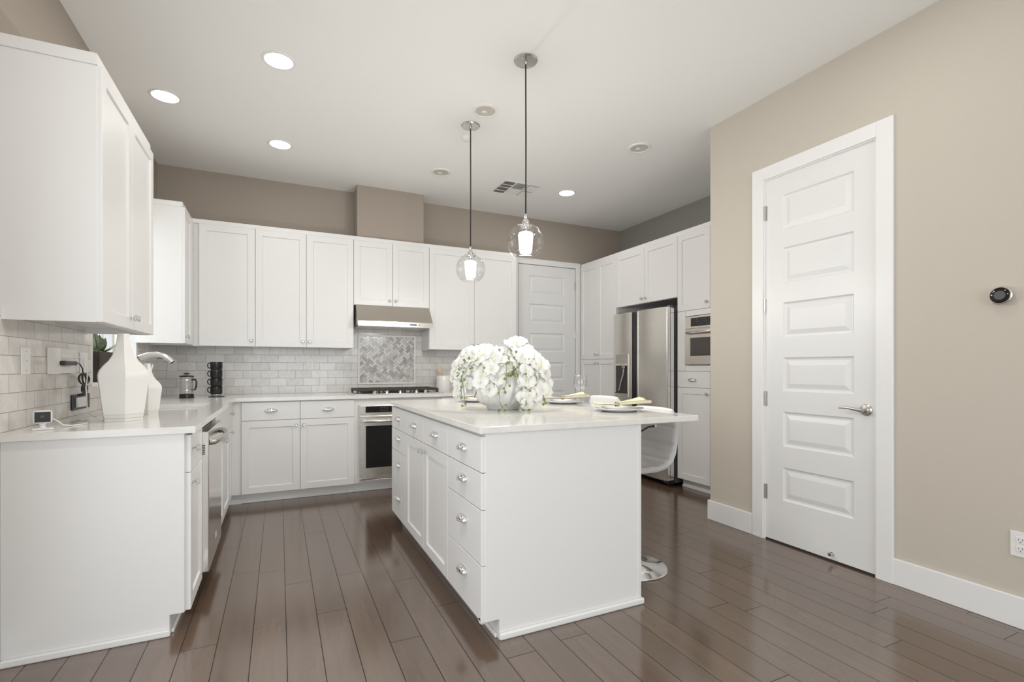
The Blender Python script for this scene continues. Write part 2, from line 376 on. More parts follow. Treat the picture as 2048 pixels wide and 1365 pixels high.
# unseen glazed openings, added to go with the rear and side fill lights
def glazing(name, horiz, a0, a1, z0, z1, pos, n):
    r = bpy.data.objects.new(name, None); COL.objects.link(r); r.location = (a0, pos, z0) if horiz else (pos, a0, z0); struct(r)
    b = B()
    def bx(p0, p1, q0, q1):
        if horiz: b.box(p0, p1, pos - 0.03, pos + 0.03, q0, q1)
        else: b.box(pos - 0.03, pos + 0.03, p0, p1, q0, q1)
    bx(a0, a1, z0, z0 + 0.06); bx(a0, a1, z1 - 0.06, z1)
    for k in range(n + 1):
        q = a0 + (a1 - a0) * k / n; bx(max(a0, q - 0.035), min(a1, q + 0.035), z0 + 0.06, z1 - 0.06)
    b.obj('window_frame', M_trim, r)
glazing('added_window_rear', True, -0.9, 2.9, 0.15, 2.75, YR - 0.07, 4)
glazing('added_window_side', False, -0.45, 1.95, 0.05, 2.45, XL - 0.08, 2)
# baseboards
def bboard(name, x, y0, y1, sgn, ends=()):
    b = B(); b.box(x, x + sgn * 0.016, y0, y1, 0, 0.142, 0.004); struct(b.obj(name, M_trim))
b = B(); b.box(XD - 0.016, XD, 2.405, 2.803, 0, 0.148, 0.004); b.box(XD, 3.5, 2.787, 2.803, 0, 0.148, 0.004); struct(b.obj('baseboard_right_far', M_trim))
bboard('baseboard_right', XD, YR, 1.532, -1)
bboard('baseboard_left', XL, 1.96, 2.573, 1)
# ------------------------------------------------------------------ doors
def door_leaf(b, w, h, pa, panels, t=0.035):
    """raised-panel leaf in frame coords; panels = list of (b0, b1)"""
    A = [0, pa[0], pa[1], w]; Z = [0]
    for p in panels: Z += list(p)
    Z.append(h)
    g = {}
    def V(a, c, z):
        k = (round(a, 5), round(c, 5), round(z, 5))
        if k not in g: g[k] = b.av((a, c, z))
        return g[k]
    for i in range(3):
        for j in range(len(Z) - 1):
            a0, a1, z0, z1 = A[i], A[i + 1], Z[j], Z[j + 1]
            if i == 1 and j % 2 == 1:
                prev = [V(a0, 0, z0), V(a1, 0, z0), V(a1, 0, z1), V(a0, 0, z1)]
                for ins, dep in ((0.010, -0.009), (0.020, -0.010), (0.048, -0.002), (0.052, -0.0015)):
                    cur = [V(a0 + ins, dep, z0 + ins), V(a1 - ins, dep, z0 + ins), V(a1 - ins, dep, z1 - ins), V(a0 + ins, dep, z1 - ins)]
                    b.bridge(prev, cur); prev = cur
                b.face(prev)
            else: b.face((V(a0, 0, z0), V(a1, 0, z0), V(a1, 0, z1), V(a0, 0, z1)))
    # edges and back
    ring0 = [V(a, 0, 0) for a in A] + [V(w, 0, z) for z in Z[1:]] + [V(a, 0, h) for a in A[-2::-1]] + [V(0, 0, z) for z in Z[-2:0:-1]]
    ring1 = [b.av((a, -t, 0)) for a in A] + [b.av((w, -t, z)) for z in Z[1:]] + [b.av((a, -t, h)) for a in A[-2::-1]] + [b.av((0, -t, z)) for z in Z[-2:0:-1]]
    b.bridge(ring0, ring1); b.face(ring1)
PAN = [(0.279, 0.500), (0.640, 0.870), (1.007, 1.230), (1.360, 1.595), (1.722, 1.960), (2.075, 2.312)]
def hinge(b, a, z, h=0.1):
    b.box(a - 0.006, a + 0.006, 0.0005, 0.012, z - h / 2, z + h / 2, 0.002); b.box(a - 0.014, a + 0.014, 0, 0.003, z - h / 2, z + h / 2)
d1 = bpy.data.objects.new('door_1', None); COL.objects.link(d1); d1.location = (XD, 1.617, 0.012); struct(d1)
FD = F_RIGHT(XD + 0.004, 1.617, 0.012)
b = B(FD); door_leaf(b, 0.692, 2.441, (0.119, 0.566), PAN); b.obj('door_leaf', M_door, d1)
for z in (2.221, 1.588, 0.952, 0.316):
    b = B(FD); hinge(b, 0.694, z); b.obj('hinge', M_nickel, d1)
b = B(FD); b.lathe([(0.0335, 0.0), (0.0335, 0.006), (0.027, 0.012), (0.012, 0.014), (0.012, 0.05), (0.0, 0.05)], (0.052, 0, 0.921), 24, 'y', True, False)
b.tube([(0.052, 0.045, 0.921), (0.075, 0.05, 0.922), (0.11, 0.052, 0.928), (0.15, 0.05, 0.930), (0.178, 0.046, 0.925)], [0.011, 0.0095, 0.008, 0.007, 0.004], 12, True, 0.7)
b.obj('door_handle', M_nickel, d1, True)
b = B(FD); b.lathe([(0.012, 0), (0.012, 0.008), (0.006, 0.01), (0.006, 0.02), (0.010, 0.022), (0.010, 0.03), (0.0, 0.031)], (0.242, 0, 0.035), 16, 'y', True, False); b.obj('door_bumper', M_nickel, d1, True)
b = B(FD); b.box(0.0, 0.692, -0.03, 0.002, -0.010, -0.002); b.obj('door_sweep', M_rubber, d1)
def casing(name, T, w, h, cw, jd=0.12):
    b = B(T)
    b.box(-cw, 0, 0, 0.018, 0, h + cw, 0.003); b.box(w, w + cw, 0, 0.018, 0, h + cw, 0.003); b.box(0, w, 0, 0.018, h, h + cw, 0.003)
    b.box(-0.002, 0.008, -jd, 0.006, 0, h); b.box(w - 0.008, w + 0.002, -jd, 0.006, 0, h); b.box(0.008, w - 0.008, -jd, 0.006, h - 0.008, h + 0.002)
    return struct(b.obj(name, M_trim))
casing('trim_1', F_RIGHT(XD, DY0, 0), DY1 - DY0, DZ, 0.085)
# pantry door in the far wall
d2 = bpy.data.objects.new('door_2', None); COL.objects.link(d2); d2.location = (2.658, 5.425, 0.012); struct(d2)
FD2 = F_BACK(2.658, 5.425, 0.012)
b = B(FD2); door_leaf(b, 0.818, 2.441, (0.145, 0.652), PAN, 0.014); b.obj('door_leaf', M_door, d2)
for z in (2.221, 1.588, 0.952, 0.316):
    b = B(FD2); hinge(b, 0.818, z); b.obj('hinge', M_nickel, d2)
b = B(FD2); b.lathe([(0.03, 0.0), (0.03, 0.006), (0.012, 0.012), (0.012, 0.045), (0, 0.045)], (0.06, 0, 0.92), 20, 'y', True, False)
b.tube([(0.06, 0.042, 0.92), (0.10, 0.046, 0.924), (0.17, 0.042, 0.922)], [0.01, 0.008, 0.005], 10); b.obj('door_handle', M_nickel, d2, True)
b = B(F_BACK(2.650, YB, 0)); w_, h_ = 0.834, 2.461
b.box(-0.045, 0, 0, 0.022, 0, h_ + 0.07, 0.003); b.box(w_, w_ + 0.072, 0, 0.022, 0, h_ + 0.07, 0.003); b.box(0, w_, 0, 0.022, h_, h_ + 0.07, 0.003)
struct(b.obj('trim_2', M_trim))

# ------------------------------------------------------------------ cabinet hardware and fronts
def mk_knob():
    b = B(); b.lathe([(0.0075, 0), (0.0075, 0.002), (0.004, 0.004), (0.004, 0.012), (0.008, 0.014)], seg=12, axis='y', cap1=True)
    b.m = 1; b.lathe([(0.006, 0.0125), (0.0155, 0.018), (0.0155, 0.024), (0.009, 0.031), (0.0, 0.032)], seg=8, axis='y', cap0=True, cap1=False)
    return b.mesh('knob', [M_chrome, M_crystal])
KNOB = mk_knob()
def mk_pull():
    b = B(); W, H, D = 0.048, 0.016, 0.024
    def sh(k):
        def fn(u, v):
            th = PI * u; ph = PI / 2 * v
            return Vector((-W * k * math.cos(th), 0.003 + D * k * math.sin(th) ** 0.7 * math.cos(ph) if 0 < u < 1 else 0.003, -H * 0.55 + (H * 1.5) * k * math.sin(ph) * (0.35 + 0.65 * math.sin(th))))
        return fn
    b.grid(sh(1.0), 16, 8); b.grid(sh(0.88), 16, 8)
    b.box(-0.052, 0.052, 0, 0.003, -0.010, 0.004, 0.001)
    b.box(-W, W, 0.003, 0.006, -0.0095, -0.006)
    b.tube([(-0.045, 0.006, -0.0095), (-0.03, 0.022, -0.0095), (0, 0.028, -0.0095), (0.03, 0.022, -0.0095), (0.045, 0.006, -0.0095)], 0.003, 8)
    return b.mesh('pull', M_chrome, smooth=True, angle=60)
PULL = mk_pull()
def shaker(b, a0, a1, z0, z1, c0=0.0, t=0.02, rail=0.057, rec=0.009, flat=False):
    e = 0.002
    R = lambda i, c: [b.av(p) for p in ((a0 + i, c, z0 + i), (a1 - i, c, z0 + i), (a1 - i, c, z1 - i), (a0 + i, c, z1 - i))]
    back = R(0, c0); side = R(0, c0 + t - e); front = R(e, c0 + t)
    b.face(back); b.bridge(back, side); b.bridge(side, front)
    if flat: b.face(front); return
    r1 = R(rail, c0 + t); r2 = R(rail + 0.005, c0 + t - rec); b.bridge(front, r1); b.bridge(r1, r2); b.face(r2)
GAP = 0.0018
def cabinet(name, T, w, h, d, fronts, label, cat='cabinet', group=None, body='base', toe=0.09, toe_d=0.055, extra=None, niche=None):
    """T: frame at the lower left front corner of the carcass face; fronts: (kind, a0, a1, b0, b1, hardware)"""
    root = thing(name, T @ Vector((w / 2, -d / 2, 0)), label, cat, group)
    b = B(T)
    if body == 'upper':
        b.box(0, w, -d, 0, 0.035, h); b.box(0, 0.018, -d, 0, 0, 0.035); b.box(w - 0.018, w, -d, 0, 0, 0.035); b.box(0.018, w - 0.018, -0.02, 0, 0, 0.035)
    elif niche:
        a0, a1, n0, n1, nd = niche
        b.box(0, w, -d, -nd, toe, h); b.box(0, w, -nd, 0, toe, n0); b.box(0, w, -nd, 0, n1, h)
        if a0 > 0: b.box(0, a0, -nd, 0, n0, n1)
        if a1 < w: b.box(a1, w, -nd, 0, n0, n1)
    else:
        b.box(0, w, -d, 0, toe, h)
    if extra: extra(b)
    b.obj('carcass', M_white, root)
    if body == 'base' and toe > 0:
        b = B(T); b.box(0, w, -d, -toe_d, 0, toe - 0.001); b.box(0, w, -toe_d, -toe_d + 0.012, 0, 0.018, 0.004); b.obj('toe_kick', M_white, root)
    for kind, a0, a1, z0, z1, hw in fronts:
        b = B(T)
        if kind == 'door': shaker(b, a0 + GAP, a1 - GAP, z0 + GAP, z1 - GAP)
        elif kind == 'panel': shaker(b, a0 + GAP, a1 - GAP, z0 + GAP, z1 - GAP, flat=True)
        else: shaker(b, a0 + GAP, a1 - GAP, z0 + GAP, z1 - GAP, flat=True)
        part = b.obj('door' if kind == 'door' else ('drawer' if kind == 'drawer' else 'filler_panel'), M_white, root)
        for hk, ha, hz in hw:
            inst('knob' if hk == 'k' else 'pull', KNOB if hk == 'k' else PULL, part, T @ Matrix.Translation((ha, 0.02, hz)))
    return root
# ---- upper cabinets, far wall (doors at y=5.11, carcass 5.13)
ZU, ZUT = 1.368, 2.455
YU = 5.13; DU = YB - YU - 0.003
def upper_back(x0, x1, z0, doors, label, name='upper_cabinet'):
    T = F_BACK(x0, YU, z0); h = ZUT - z0; w = x1 - x0
    n = len(doors); fr = []
    for i, k in enumerate(doors):
        a0, a1 = w * i / n, w * (i + 1) / n
        ka = a1 - 0.03 if k == 'r' else a0 + 0.03
        fr.append(('door', a0, a1, 0, h, [('k', ka, 0.055)]))
    return cabinet(name, T, w, h, DU, fr, label, 'cabinet', 'upper cabinets on the far wall', 'upper')
upper_back(-0.644, -0.201, ZU, 'r', 'white single-door wall cabinet on the far wall, nearest the corner above the mug stack')
upper_back(-0.201, 0.671, ZU, 'rl', 'white two-door wall cabinet left of the range hood, above the tall run of tile')
upper_back(0.671, 1.443, 1.805, 'rl', 'short white two-door wall cabinet directly above the steel range hood')
upper_back(1.443, 2.475, ZU, 'rl', 'wide white two-door wall cabinet between the range hood and the pantry door')
# ---- upper cabinets, left wall (doors at x=-.68)
XU = -0.70; DUL = XU - XL - 0.003
T = F_LEFT(XU, 2.63, ZU); h = ZUT - ZU
cabinet('upper_cabinet', T, 0.945, h, DUL, [('door', 0, 0.475, 0, h, [('k', 0.445, 0.06)]), ('door', 0.475, 0.945, 0, h, [('k', 0.505, 0.06)])],
        'large white wall cabinet at left edge of the photo, above the hexagonal vase', 'cabinet', 'upper cabinets on the window wall', 'upper')
T = F_LEFT(XU, 4.655, ZU)
cabinet('upper_cabinet', T, 0.475, h, DUL, [('door', 0, 0.33, 0, h, [('k', 0.03, 0.055)]), ('panel', 0.33, 0.455, 0, h, [])],
        'narrow white wall cabinet in the far left corner, beyond the sink window', 'cabinet', 'upper cabinets on the window wall', 'upper')
# crown mouldings on top of the upper cabinets
def crown(name, poly, z0=ZUT, z1=2.503):
    b = B(); b.prism(poly, z0, z1); return struct(b.obj(name, M_white))
crown('trim_3', [(XL, 2.625), (XU + 0.004, 2.625), (XU + 0.004, 3.577), (XL, 3.577)])
crown('trim_4', [(XL, 4.65), (XU + 0.004, 4.65), (XU + 0.004, 5.118), (2.478, 5.118), (2.478, YB), (1.402, YB), (1.402, 5.188), (0.715, 5.188), (0.715, YB), (XL, YB)], ZUT, 2.492)
b = B(); b.box(-0.70, -0.644, YU, YB, ZU, ZUT); struct(b.obj('trim_5', M_white))
# ---- base cabinets, left run (doors at x=-.357)
XB = -0.379; DB = XB - XL - 0.001; HB = 0.884
TOE = 0.088
def base_left(y0, y1, fr, label, name='base_cabinet', extra=None, sink=False):
    if sink:
        def extra(b): b.box(0, y1 - y0, -0.02, 0, 0.66, HB); b.box(0, 0.02, -DB, -0.02, 0.66, 0.68)
    return cabinet(name, F_LEFT(XB, y0, 0), y1 - y0, 0.66 if sink else HB, DB, fr, label, 'cabinet', 'base cabinets on the window wall', 'base', TOE, extra=extra)
base_left(2.61, 2.972, [('drawer', 0, 0.362, 0.705, HB - 0.01, [('k', 0.05, 0.808)]), ('door', 0, 0.362, TOE, 0.705, [('k', 0.045, 0.655)])],
          'narrow white base cabinet at the near end of the sink run, beside the dishwasher')
# end panel with notch and base shoe
ep = thing('end_panel', (-0.7, 2.60, 0), 'large plain white end panel closing the near end of the sink run', 'panel')
b = B(); b.prism([(-0.985, 0), (-0.435, 0), (-0.435, 0.09), (-0.381, 0.09), (-0.381, HB), (-0.985, HB)], 2.59, 2.609, 'y'); b.obj('panel_board', M_white, ep)
b = B(); b.box(-0.985, -0.431, 2.574, 2.59, 0, 0.03, 0.006); b.obj('base_shoe', M_trim, ep)
b = B(); b.box(XL + 0.001, -0.986, 2.588, 2.609, 0, HB); b.obj('scribe_strip', M_white, ep)
c0 = 3.582
base_left(c0, 4.49, [('panel', 0, 0.454, 0.705, HB - 0.01, []), ('panel', 0.454, 0.908, 0.705, HB - 0.01, []),
                     ('door', 0, 0.454, TOE, 0.705, [('k', 0.42, 0.655)]), ('door', 0.454, 0.908, TOE, 0.705, [('k', 0.488, 0.655)])],
          'white two-door sink base cabinet between the dishwasher and the corner', sink=True)
base_left(4.49, 4.785, [('drawer', 0, 0.2, 0.705, HB - 0.01, [('k', 0.1, 0.80)]), ('door', 0, 0.2, TOE, 0.705, [('k', 0.04, 0.655)])],
          'slim white base cabinet in the inner corner, beyond the sink doors')
# ---- base cabinets, far run (doors at y=4.765)
YBF = 4.785; DBB = YB - YBF - 0.012
def base_back(x0, x1, fr, label, name='base_cabinet', extra=None):
    return cabinet(name, F_BACK(x0, YBF, 0), x1 - x0, HB, DBB, fr, label, 'cabinet', 'base cabinets on the far wall', 'base', TOE, extra=extra)
b = B(); b.box(XB + 0.002, -0.2955, YBF - 0.004, YBF + 0.02, TOE, HB); b.box(XB - 0.06, -0.2955, YBF + 0.055, YBF + 0.067, 0, TOE); b.box(XB - 0.06, -0.2955, YBF + 0.043, YBF + 0.055, 0, 0.018); struct(b.obj('trim_6', M_white))
base_back(-0.295, 0.632, [('drawer', 0, 0.462, 0.716, HB - 0.008, [('p', 0.23, 0.805)]), ('drawer', 0.462, 0.927, 0.716, HB - 0.008, [('p', 0.695, 0.80)]),
                          ('door', 0, 0.462, TOE, 0.716, [('k', 0.43, 0.665)]), ('door', 0.462, 0.927, TOE, 0.716, [('k', 0.494, 0.665)])],
          'white base cabinet with two drawers over two doors, left of the built-in oven')
base_back(0.632, 1.475, [], 'white base cabinet that houses the built-in oven under the cooktop')
base_back(1.475, 2.475, [('drawer', 0, 0.5, 0.716, HB - 0.008, [('p', 0.25, 0.80)]), ('drawer', 0.5, 1.0, 0.716, HB - 0.008, [('p', 0.75, 0.80)]),
                         ('door', 0, 0.5, TOE, 0.716, [('k', 0.465, 0.665)]), ('door', 0.5, 1.0, TOE, 0.716, [('k', 0.535, 0.665)])],
          'white base cabinet behind the island, right of the built-in oven')
# ---- worktop with sink cut-out
SX0, SX1, SY0, SY1 = -0.845, -0.455, 3.61, 4.20
b = B()
WT0, WT1 = 0.885, 0.915
b.box(XL + 0.009, -0.337, 2.574, SY0, WT0, WT1); b.box(XL + 0.009, SX0, SY0, SY1, WT0, WT1); b.box(SX1, -0.337, SY0, SY1, WT0, WT1)
b.box(XL + 0.009, -0.337, SY1, 5.429, WT0, WT1); b.box(-0.337, 2.49, 4.745, 5.429, WT0, WT1)
wt = b.obj('worktop', M_quartz, None, loc=(0, 4, 0.885)); tag(wt, 'pale quartz L-shaped worktop along the window wall and far wall', 'countertop')
sk = thing('sink', ((SX0 + SX1) / 2, (SY0 + SY1) / 2, 0.70), 'white undermount sink basin set in the worktop below the faucet', 'sink')
b = B(); z0 = 0.70; t = 0.012
b.box(SX0 - t, SX0, SY0 - t, SY1 + t, z0, WT0 - 0.001); b.box(SX1, SX1 + t, SY0 - t, SY1 + t, z0, WT0 - 0.001)
b.box(SX0, SX1, SY0 - t, SY0, z0, WT0 - 0.001); b.box(SX0, SX1, SY1, SY1 + t, z0, WT0 - 0.001); b.box(SX0, SX1, SY0, SY1, z0 - t, z0)
b.obj('basin', M_cer, sk)
b = B(); b.lathe([(0.045, 0), (0.045, 0.004), (0.03, 0.002)], ((SX0 + SX1) / 2, (SY0 + SY1) / 2, z0), 24); b.obj('drain', M_chrome, sk, True)
# ---- tall cabinets on the right
XT = 3.565; DT = XR - XT - 0.003
def tall(y0, y1, z0, h, fr, label, name, body='base', niche=None):
    return cabinet(name, F_RIGHT(XT, y0, z0), y1 - y0, h - z0, DT, fr, label, 'cabinet', None, body, TOE, niche=niche)
ZT = 2.47
y0, y1 = 4.66, 5.40; hw = (y1 - y0) / 2
tall(y0, y1, 0, ZT, [('door', 0, hw, 1.277, ZT, [('k', hw - 0.03, 1.335)]), ('door', hw, 2 * hw, 1.277, ZT, [('k', hw + 0.03, 1.335)]),
                     ('door', 0, hw, TOE, 1.277, [('k', hw - 0.03, 1.225)]), ('door', hw, 2 * hw, TOE, 1.277, [('k', hw + 0.03, 1.225)])],
     'tall white four-door pantry cabinet between the pantry door and the fridge', 'tall_cabinet')
y0, y1 = 3.683, 4.66; hw = (y1 - y0) / 2; zz = 1.87; hh = ZT - zz
tall(y0, y1, zz, ZT, [('door', 0, hw, 0, hh, [('k', hw - 0.03, 0.05)]), ('door', hw, 2 * hw, 0, hh, [('k', hw + 0.03, 0.05)])],
     'white two-door bridge cabinet above the steel fridge', 'bridge_cabinet', 'upper')
y0, y1 = 2.87, 3.683; hw = (y1 - y0) / 2
tall(y0, y1, 0, ZT, [('door', 0, hw, 1.722, ZT, [('k', hw - 0.03, 1.78)]), ('door', hw, 2 * hw, 1.722, ZT, [('k', hw + 0.03, 1.78)]),
                     ('panel', 0, 0.06, 1.14, 1.722, []), ('panel', 2 * hw - 0.108, 2 * hw, 1.14, 1.722, []),
                     ('panel', 0.06, 2 * hw - 0.108, 1.14, 1.197, []), ('panel', 0.06, 2 * hw - 0.108, 1.666, 1.722, []),
                     ('drawer', 0, hw, 0.983, 1.14, [('p', hw / 2, 1.06)]), ('drawer', hw, 2 * hw, 0.983, 1.14, [('p', hw * 1.52, 1.06)]),
                     ('door', 0, hw, TOE, 0.983, [('k', hw - 0.03, 0.93)]), ('door', hw, 2 * hw, TOE, 0.983, [('k', hw + 0.03, 0.93)])],
     'tall white cabinet right of the fridge holding the microwave oven', 'tall_cabinet', 'base', (0.106, 0.70, 1.193, 1.668, 0.30))
b = B(); b.box(XT - 0.012, XR, 2.865, 5.405, ZT, 2.512); struct(b.obj('trim_7', M_white))
b = B(); b.box(XT, XR, 2.790, 2.868, 0, ZT); struct(b.obj('trim_8', M_white))
b = B(); b.box(XT, XT + 0.02, 5.402, 5.438, TOE, ZT); struct(b.obj('trim_9', M_white))

# ------------------------------------------------------------------ island
IX0, IX1, IY0, IY1 = 0.795, 1.626, 1.942, 3.78
isl = thing('kitchen_island', ((IX0 + IX1) / 2, (IY0 + IY1) / 2, 0), 'white kitchen island base with cup-pull drawers and plain end panel', 'kitchen island')
IT = 0.893
b = B(); b.box(IX0, IX1, IY0 + 0.018, IY1, TOE, IT); b.obj('carcass', M_white, isl)
b = B(); b.box(IX0 + 0.062, IX1, IY0 + 0.018, IY1, 0, TOE - 0.001); b.box(IX0 + 0.05, IX0 + 0.062, IY0 + 0.018, IY1, 0, 0.02, 0.004); b.obj('toe_kick', M_white, isl)
b = B(); b.prism([(0.858, 0), (IX1, 0), (IX1, IT), (IX0, IT), (IX0, 0.088), (0.858, 0.088)], IY0, IY0 + 0.018, 'y'); b.obj('end_panel', M_white, isl)
b = B(); b.box(0.856, IX1 + 0.016, IY0 - 0.016, IY0, 0, 0.03, 0.007); b.box(IX1, IX1 + 0.016, IY0, IY1, 0, 0.03, 0.007); b.obj('base_shoe', M_trim, isl)
b = B(); b.box(IX1 - 0.015, IX1 + 0.003, IY0 - 0.003, IY0 + 0.02, 0.03, IT); b.obj('corner_strip', M_white, isl)
FI = frame((IX0, IY0, 0), (0, 1, 0), (-1, 0, 0))
zs = [IT - 0.012, 0.725, 0.566, 0.328, TOE]
def ifront(kind, a0, a1, z0, z1, hws):
    b = B(FI); shaker(b, a0 + GAP, a1 - GAP, z0 + GAP, z1 - GAP, flat=(kind == 'drawer'))
    p = b.obj(kind, M_white, isl)
    for hk, ha, hz in hws: inst('knob' if hk == 'k' else 'pull', KNOB if hk == 'k' else PULL, p, FI @ Matrix.Translation((ha, 0.02, hz)))
A = [0, 0.46, 0.922, 1.384, 1.838]
for i in range(4): ifront('drawer', A[i], A[i + 1], zs[1], zs[0], [('p', (A[i] + A[i + 1]) / 2, 0.808)])
for i in (0, 3):
    for j in (1, 2, 3):
        ifront('drawer', A[i], A[i + 1], zs[j + 1], zs[j], [('p', (A[i] + A[i + 1]) / 2, (zs[j] + zs[j + 1]) / 2 + (0.02 if j == 1 else 0.03))])
ifront('door', A[1], A[2], TOE, zs[1], [('k', A[2] - 0.035, 0.68)])
ifront('door', A[2], A[3], TOE, zs[1], [('k', A[2] + 0.035, 0.68)])
b = B(FI); b.lathe([(0.0, 0.0), (0.018, 0.0), (0.018, 0.012), (0.012, 0.02), (0, 0.02)], (0.022, 0.0, TOE + 0.002), 16, 'y', False, False); b.obj('corner_guard', M_plastic, isl, True)
IWT = 0.923
b = B(); b.box(0.763, 2.004, 1.928, 3.79, IT, IWT, 0.003)
iw = b.obj('island_worktop', M_quartz_i, None, loc=(1.38, 2.86, IT)); tag(iw, 'pale quartz island worktop overhanging on the stool side', 'countertop')
hk = B(); hk.tube([(1.640, 2.2, 0.60), (1.69, 2.2, 0.69), (1.77, 2.2, 0.765), (1.848, 2.2, 0.814), (1.90, 2.2, 0.836), (1.938, 2.2, 0.839)], 0.005, 10)
hk.m = 1; hk.tube([(1.938, 2.2, 0.839), (1.953, 2.2, 0.838)], 0.011, 12)
hk.box(1.6300, 1.6345, 2.185, 2.215, 0.575, 0.63)
tag(hk.obj('support_rod', [M_iron, M_chrome], None, True, loc=(1.75, 2.2, 0.72)), 'thin dark curved rod with chrome tip under the island overhang', 'bracket')

# ------------------------------------------------------------------ appliances
def root_parts(name, loc, label, cat, group=None): return thing(name, loc, label, cat, group)
# range hood
hd = thing('range_hood', (1.063, 5.2, 1.58), 'stainless steel range hood with sloping front above the cooktop', 'range hood')
HX0, HX1 = 0.689, 1.437
b = B(); b.prism([(5.428, 1.80), (5.095, 1.80), (4.95, 1.632), (4.95, 1.585), (4.965, 1.585), (4.965, 1.60), (5.428, 1.60)], HX0, HX1, 'x'); b.obj('canopy', M_steel_h, hd)
b = B(); b.box(HX0 + 0.01, HX1 - 0.01, 4.966, 5.42, 1.584, 1.599); b.obj('filter', M_steel, hd)
b = B(); b.box(HX0 + 0.001, HX1 - 0.001, 4.9475, 4.95, 1.588, 1.632); b.obj('front_lip', M_steel_b, hd)
b = B(); b.box(1.195, 1.265, 4.9455, 4.9476, 1.602, 1.615)
for dx in (-0.045, -0.02, 0.105): b.lathe([(0.005, 0), (0.005, 0.003), (0, 0.003)], (1.19 + dx, 4.9475, 1.609), 10, 'y', True, False)
for v in b.v[8:]: v.y = 4.9475 * 2 - v.y
b.obj('control_strip', M_black, hd)
# herringbone tile panel
hb = thing('tile_panel', (1.065, 5.429, 0.995), 'framed grey-white herringbone marble panel in the splashback behind the cooktop', 'tile panel')
PX0, PX1, PZ0, PZ1 = 0.755, 1.375, 0.995, 1.527
b = B(); f = 0.018
b.box(PX0, PX1, 5.416, 5.4299, PZ1 - f, PZ1, 0.003); b.box(PX0, PX1, 5.416, 5.4299, PZ0, PZ0 + f, 0.003)
b.box(PX0, PX0 + f, 5.416, 5.4299, PZ0 + f, PZ1 - f, 0.003); b.box(PX1 - f, PX1, 5.416, 5.4299, PZ0 + f, PZ1 - f, 0.003); b.obj('frame', M_plastic, hb)
b = B(); b.box(PX0 + f, PX1 - f, 5.426, 5.4299, PZ0 + f, PZ1 - f); b.obj('grout_bed', M_grout, hb)
bm = bmesh.new(); tw = 0.0255; cx, cz = (PX0 + PX1) / 2, (PZ0 + PZ1) / 2; g = 0.0009
def add_tile(u0, v0, u1, v1):
    q = [(u0 + g, v0 + g), (u1 - g, v0 + g), (u1 - g, v1 - g), (u0 + g, v1 - g)]; c = math.sqrt(0.5)
    vs_ = [bm.verts.new((cx + (x - y) * c, 5.4235, cz + (x + y) * c)) for x, y in q]
    bm.faces.new(vs_)
for i in range(-40, 41):
    for j in range(-12, 13):
        u = (i + 4 * j) * tw; v = i * tw
        if abs(u - v) * 0.71 > 0.4 or abs(u + v) * 0.71 > 0.36: continue
        add_tile(u, v, u + 2 * tw, v + tw); add_tile(u + 2 * tw, v - tw, u + 3 * tw, v + tw)
for co, no in (((PX0 + f, 0, 0), (-1, 0, 0)), ((PX1 - f, 0, 0), (1, 0, 0)), ((0, 0, PZ0 + f), (0, 0, -1)), ((0, 0, PZ1 - f), (0, 0, 1))):
    bmesh.ops.bisect_plane(bm, geom=bm.verts[:] + bm.edges[:] + bm.faces[:], plane_co=co, plane_no=no, clear_outer=True)
r = bmesh.ops.extrude_face_region(bm, geom=bm.faces[:])
for v in [e for e in r['geom'] if isinstance(e, bmesh.types.BMVert)]: v.co.y = 5.4262
b = B(); b.add_bm(bm); b.obj('herringbone_tiles', M_herr, hb)
# cooktop
ct = thing('gas_cooktop', (1.06, 5.08, 0.915), 'five-burner gas cooktop with black grates and steel knobs under the range hood', 'cooktop')
CX0, CX1, CY0, CY1 = 0.64, 1.51, 4.80, 5.33
b = B(); b.box(CX0, CX1, CY0, CY1, 0.9152, 0.925, 0.003); b.obj('tray', M_steel_b, ct)
for k in range(3):
    x0 = CX0 + 0.03 + k * 0.272; x1 = x0 + 0.266; b = B()
    for y in (CY0 + 0.10, (CY0 + CY1) / 2 + 0.05, CY1 - 0.03): b.box(x0, x1, y - 0.011, y + 0.011, 0.945, 0.966, 0.004)
    for x in (x0 + 0.011, (x0 + x1) / 2, x1 - 0.011): b.box(x - 0.009, x + 0.009, CY0 + 0.09, CY1 - 0.02, 0.948, 0.967, 0.004)
    for x in (x0 + 0.012, x1 - 0.012):
        for y in (CY0 + 0.10, CY1 - 0.03): b.box(x - 0.009, x + 0.009, y - 0.009, y + 0.009, 0.925, 0.95)
    b.obj('grate', M_iron, ct)
for x, y, r_ in ((0.79, 4.99, 0.045), (0.79, 5.22, 0.035), (1.075, 5.10, 0.055), (1.36, 4.99, 0.035), (1.36, 5.22, 0.045)):
    b = B(); b.lathe([(r_ + 0.012, 0.925), (r_ + 0.012, 0.932), (r_, 0.934), (r_, 0.944), (0, 0.945)], (x, y, 0), 20, 'z', True, False); b.obj('burner', M_iron, ct, True)
for x in (0.83, 0.945, 1.075, 1.235, 1.33):
    b = B(); b.lathe([(0.02, 0.925), (0.019, 0.942), (0.014, 0.948), (0, 0.948)], (x, 4.845, 0), 16, 'z', True, False); b.box(x - 0.004, x + 0.004, 4.825, 4.865, 0.946, 0.956, 0.002); b.obj('knob', M_chrome, ct)
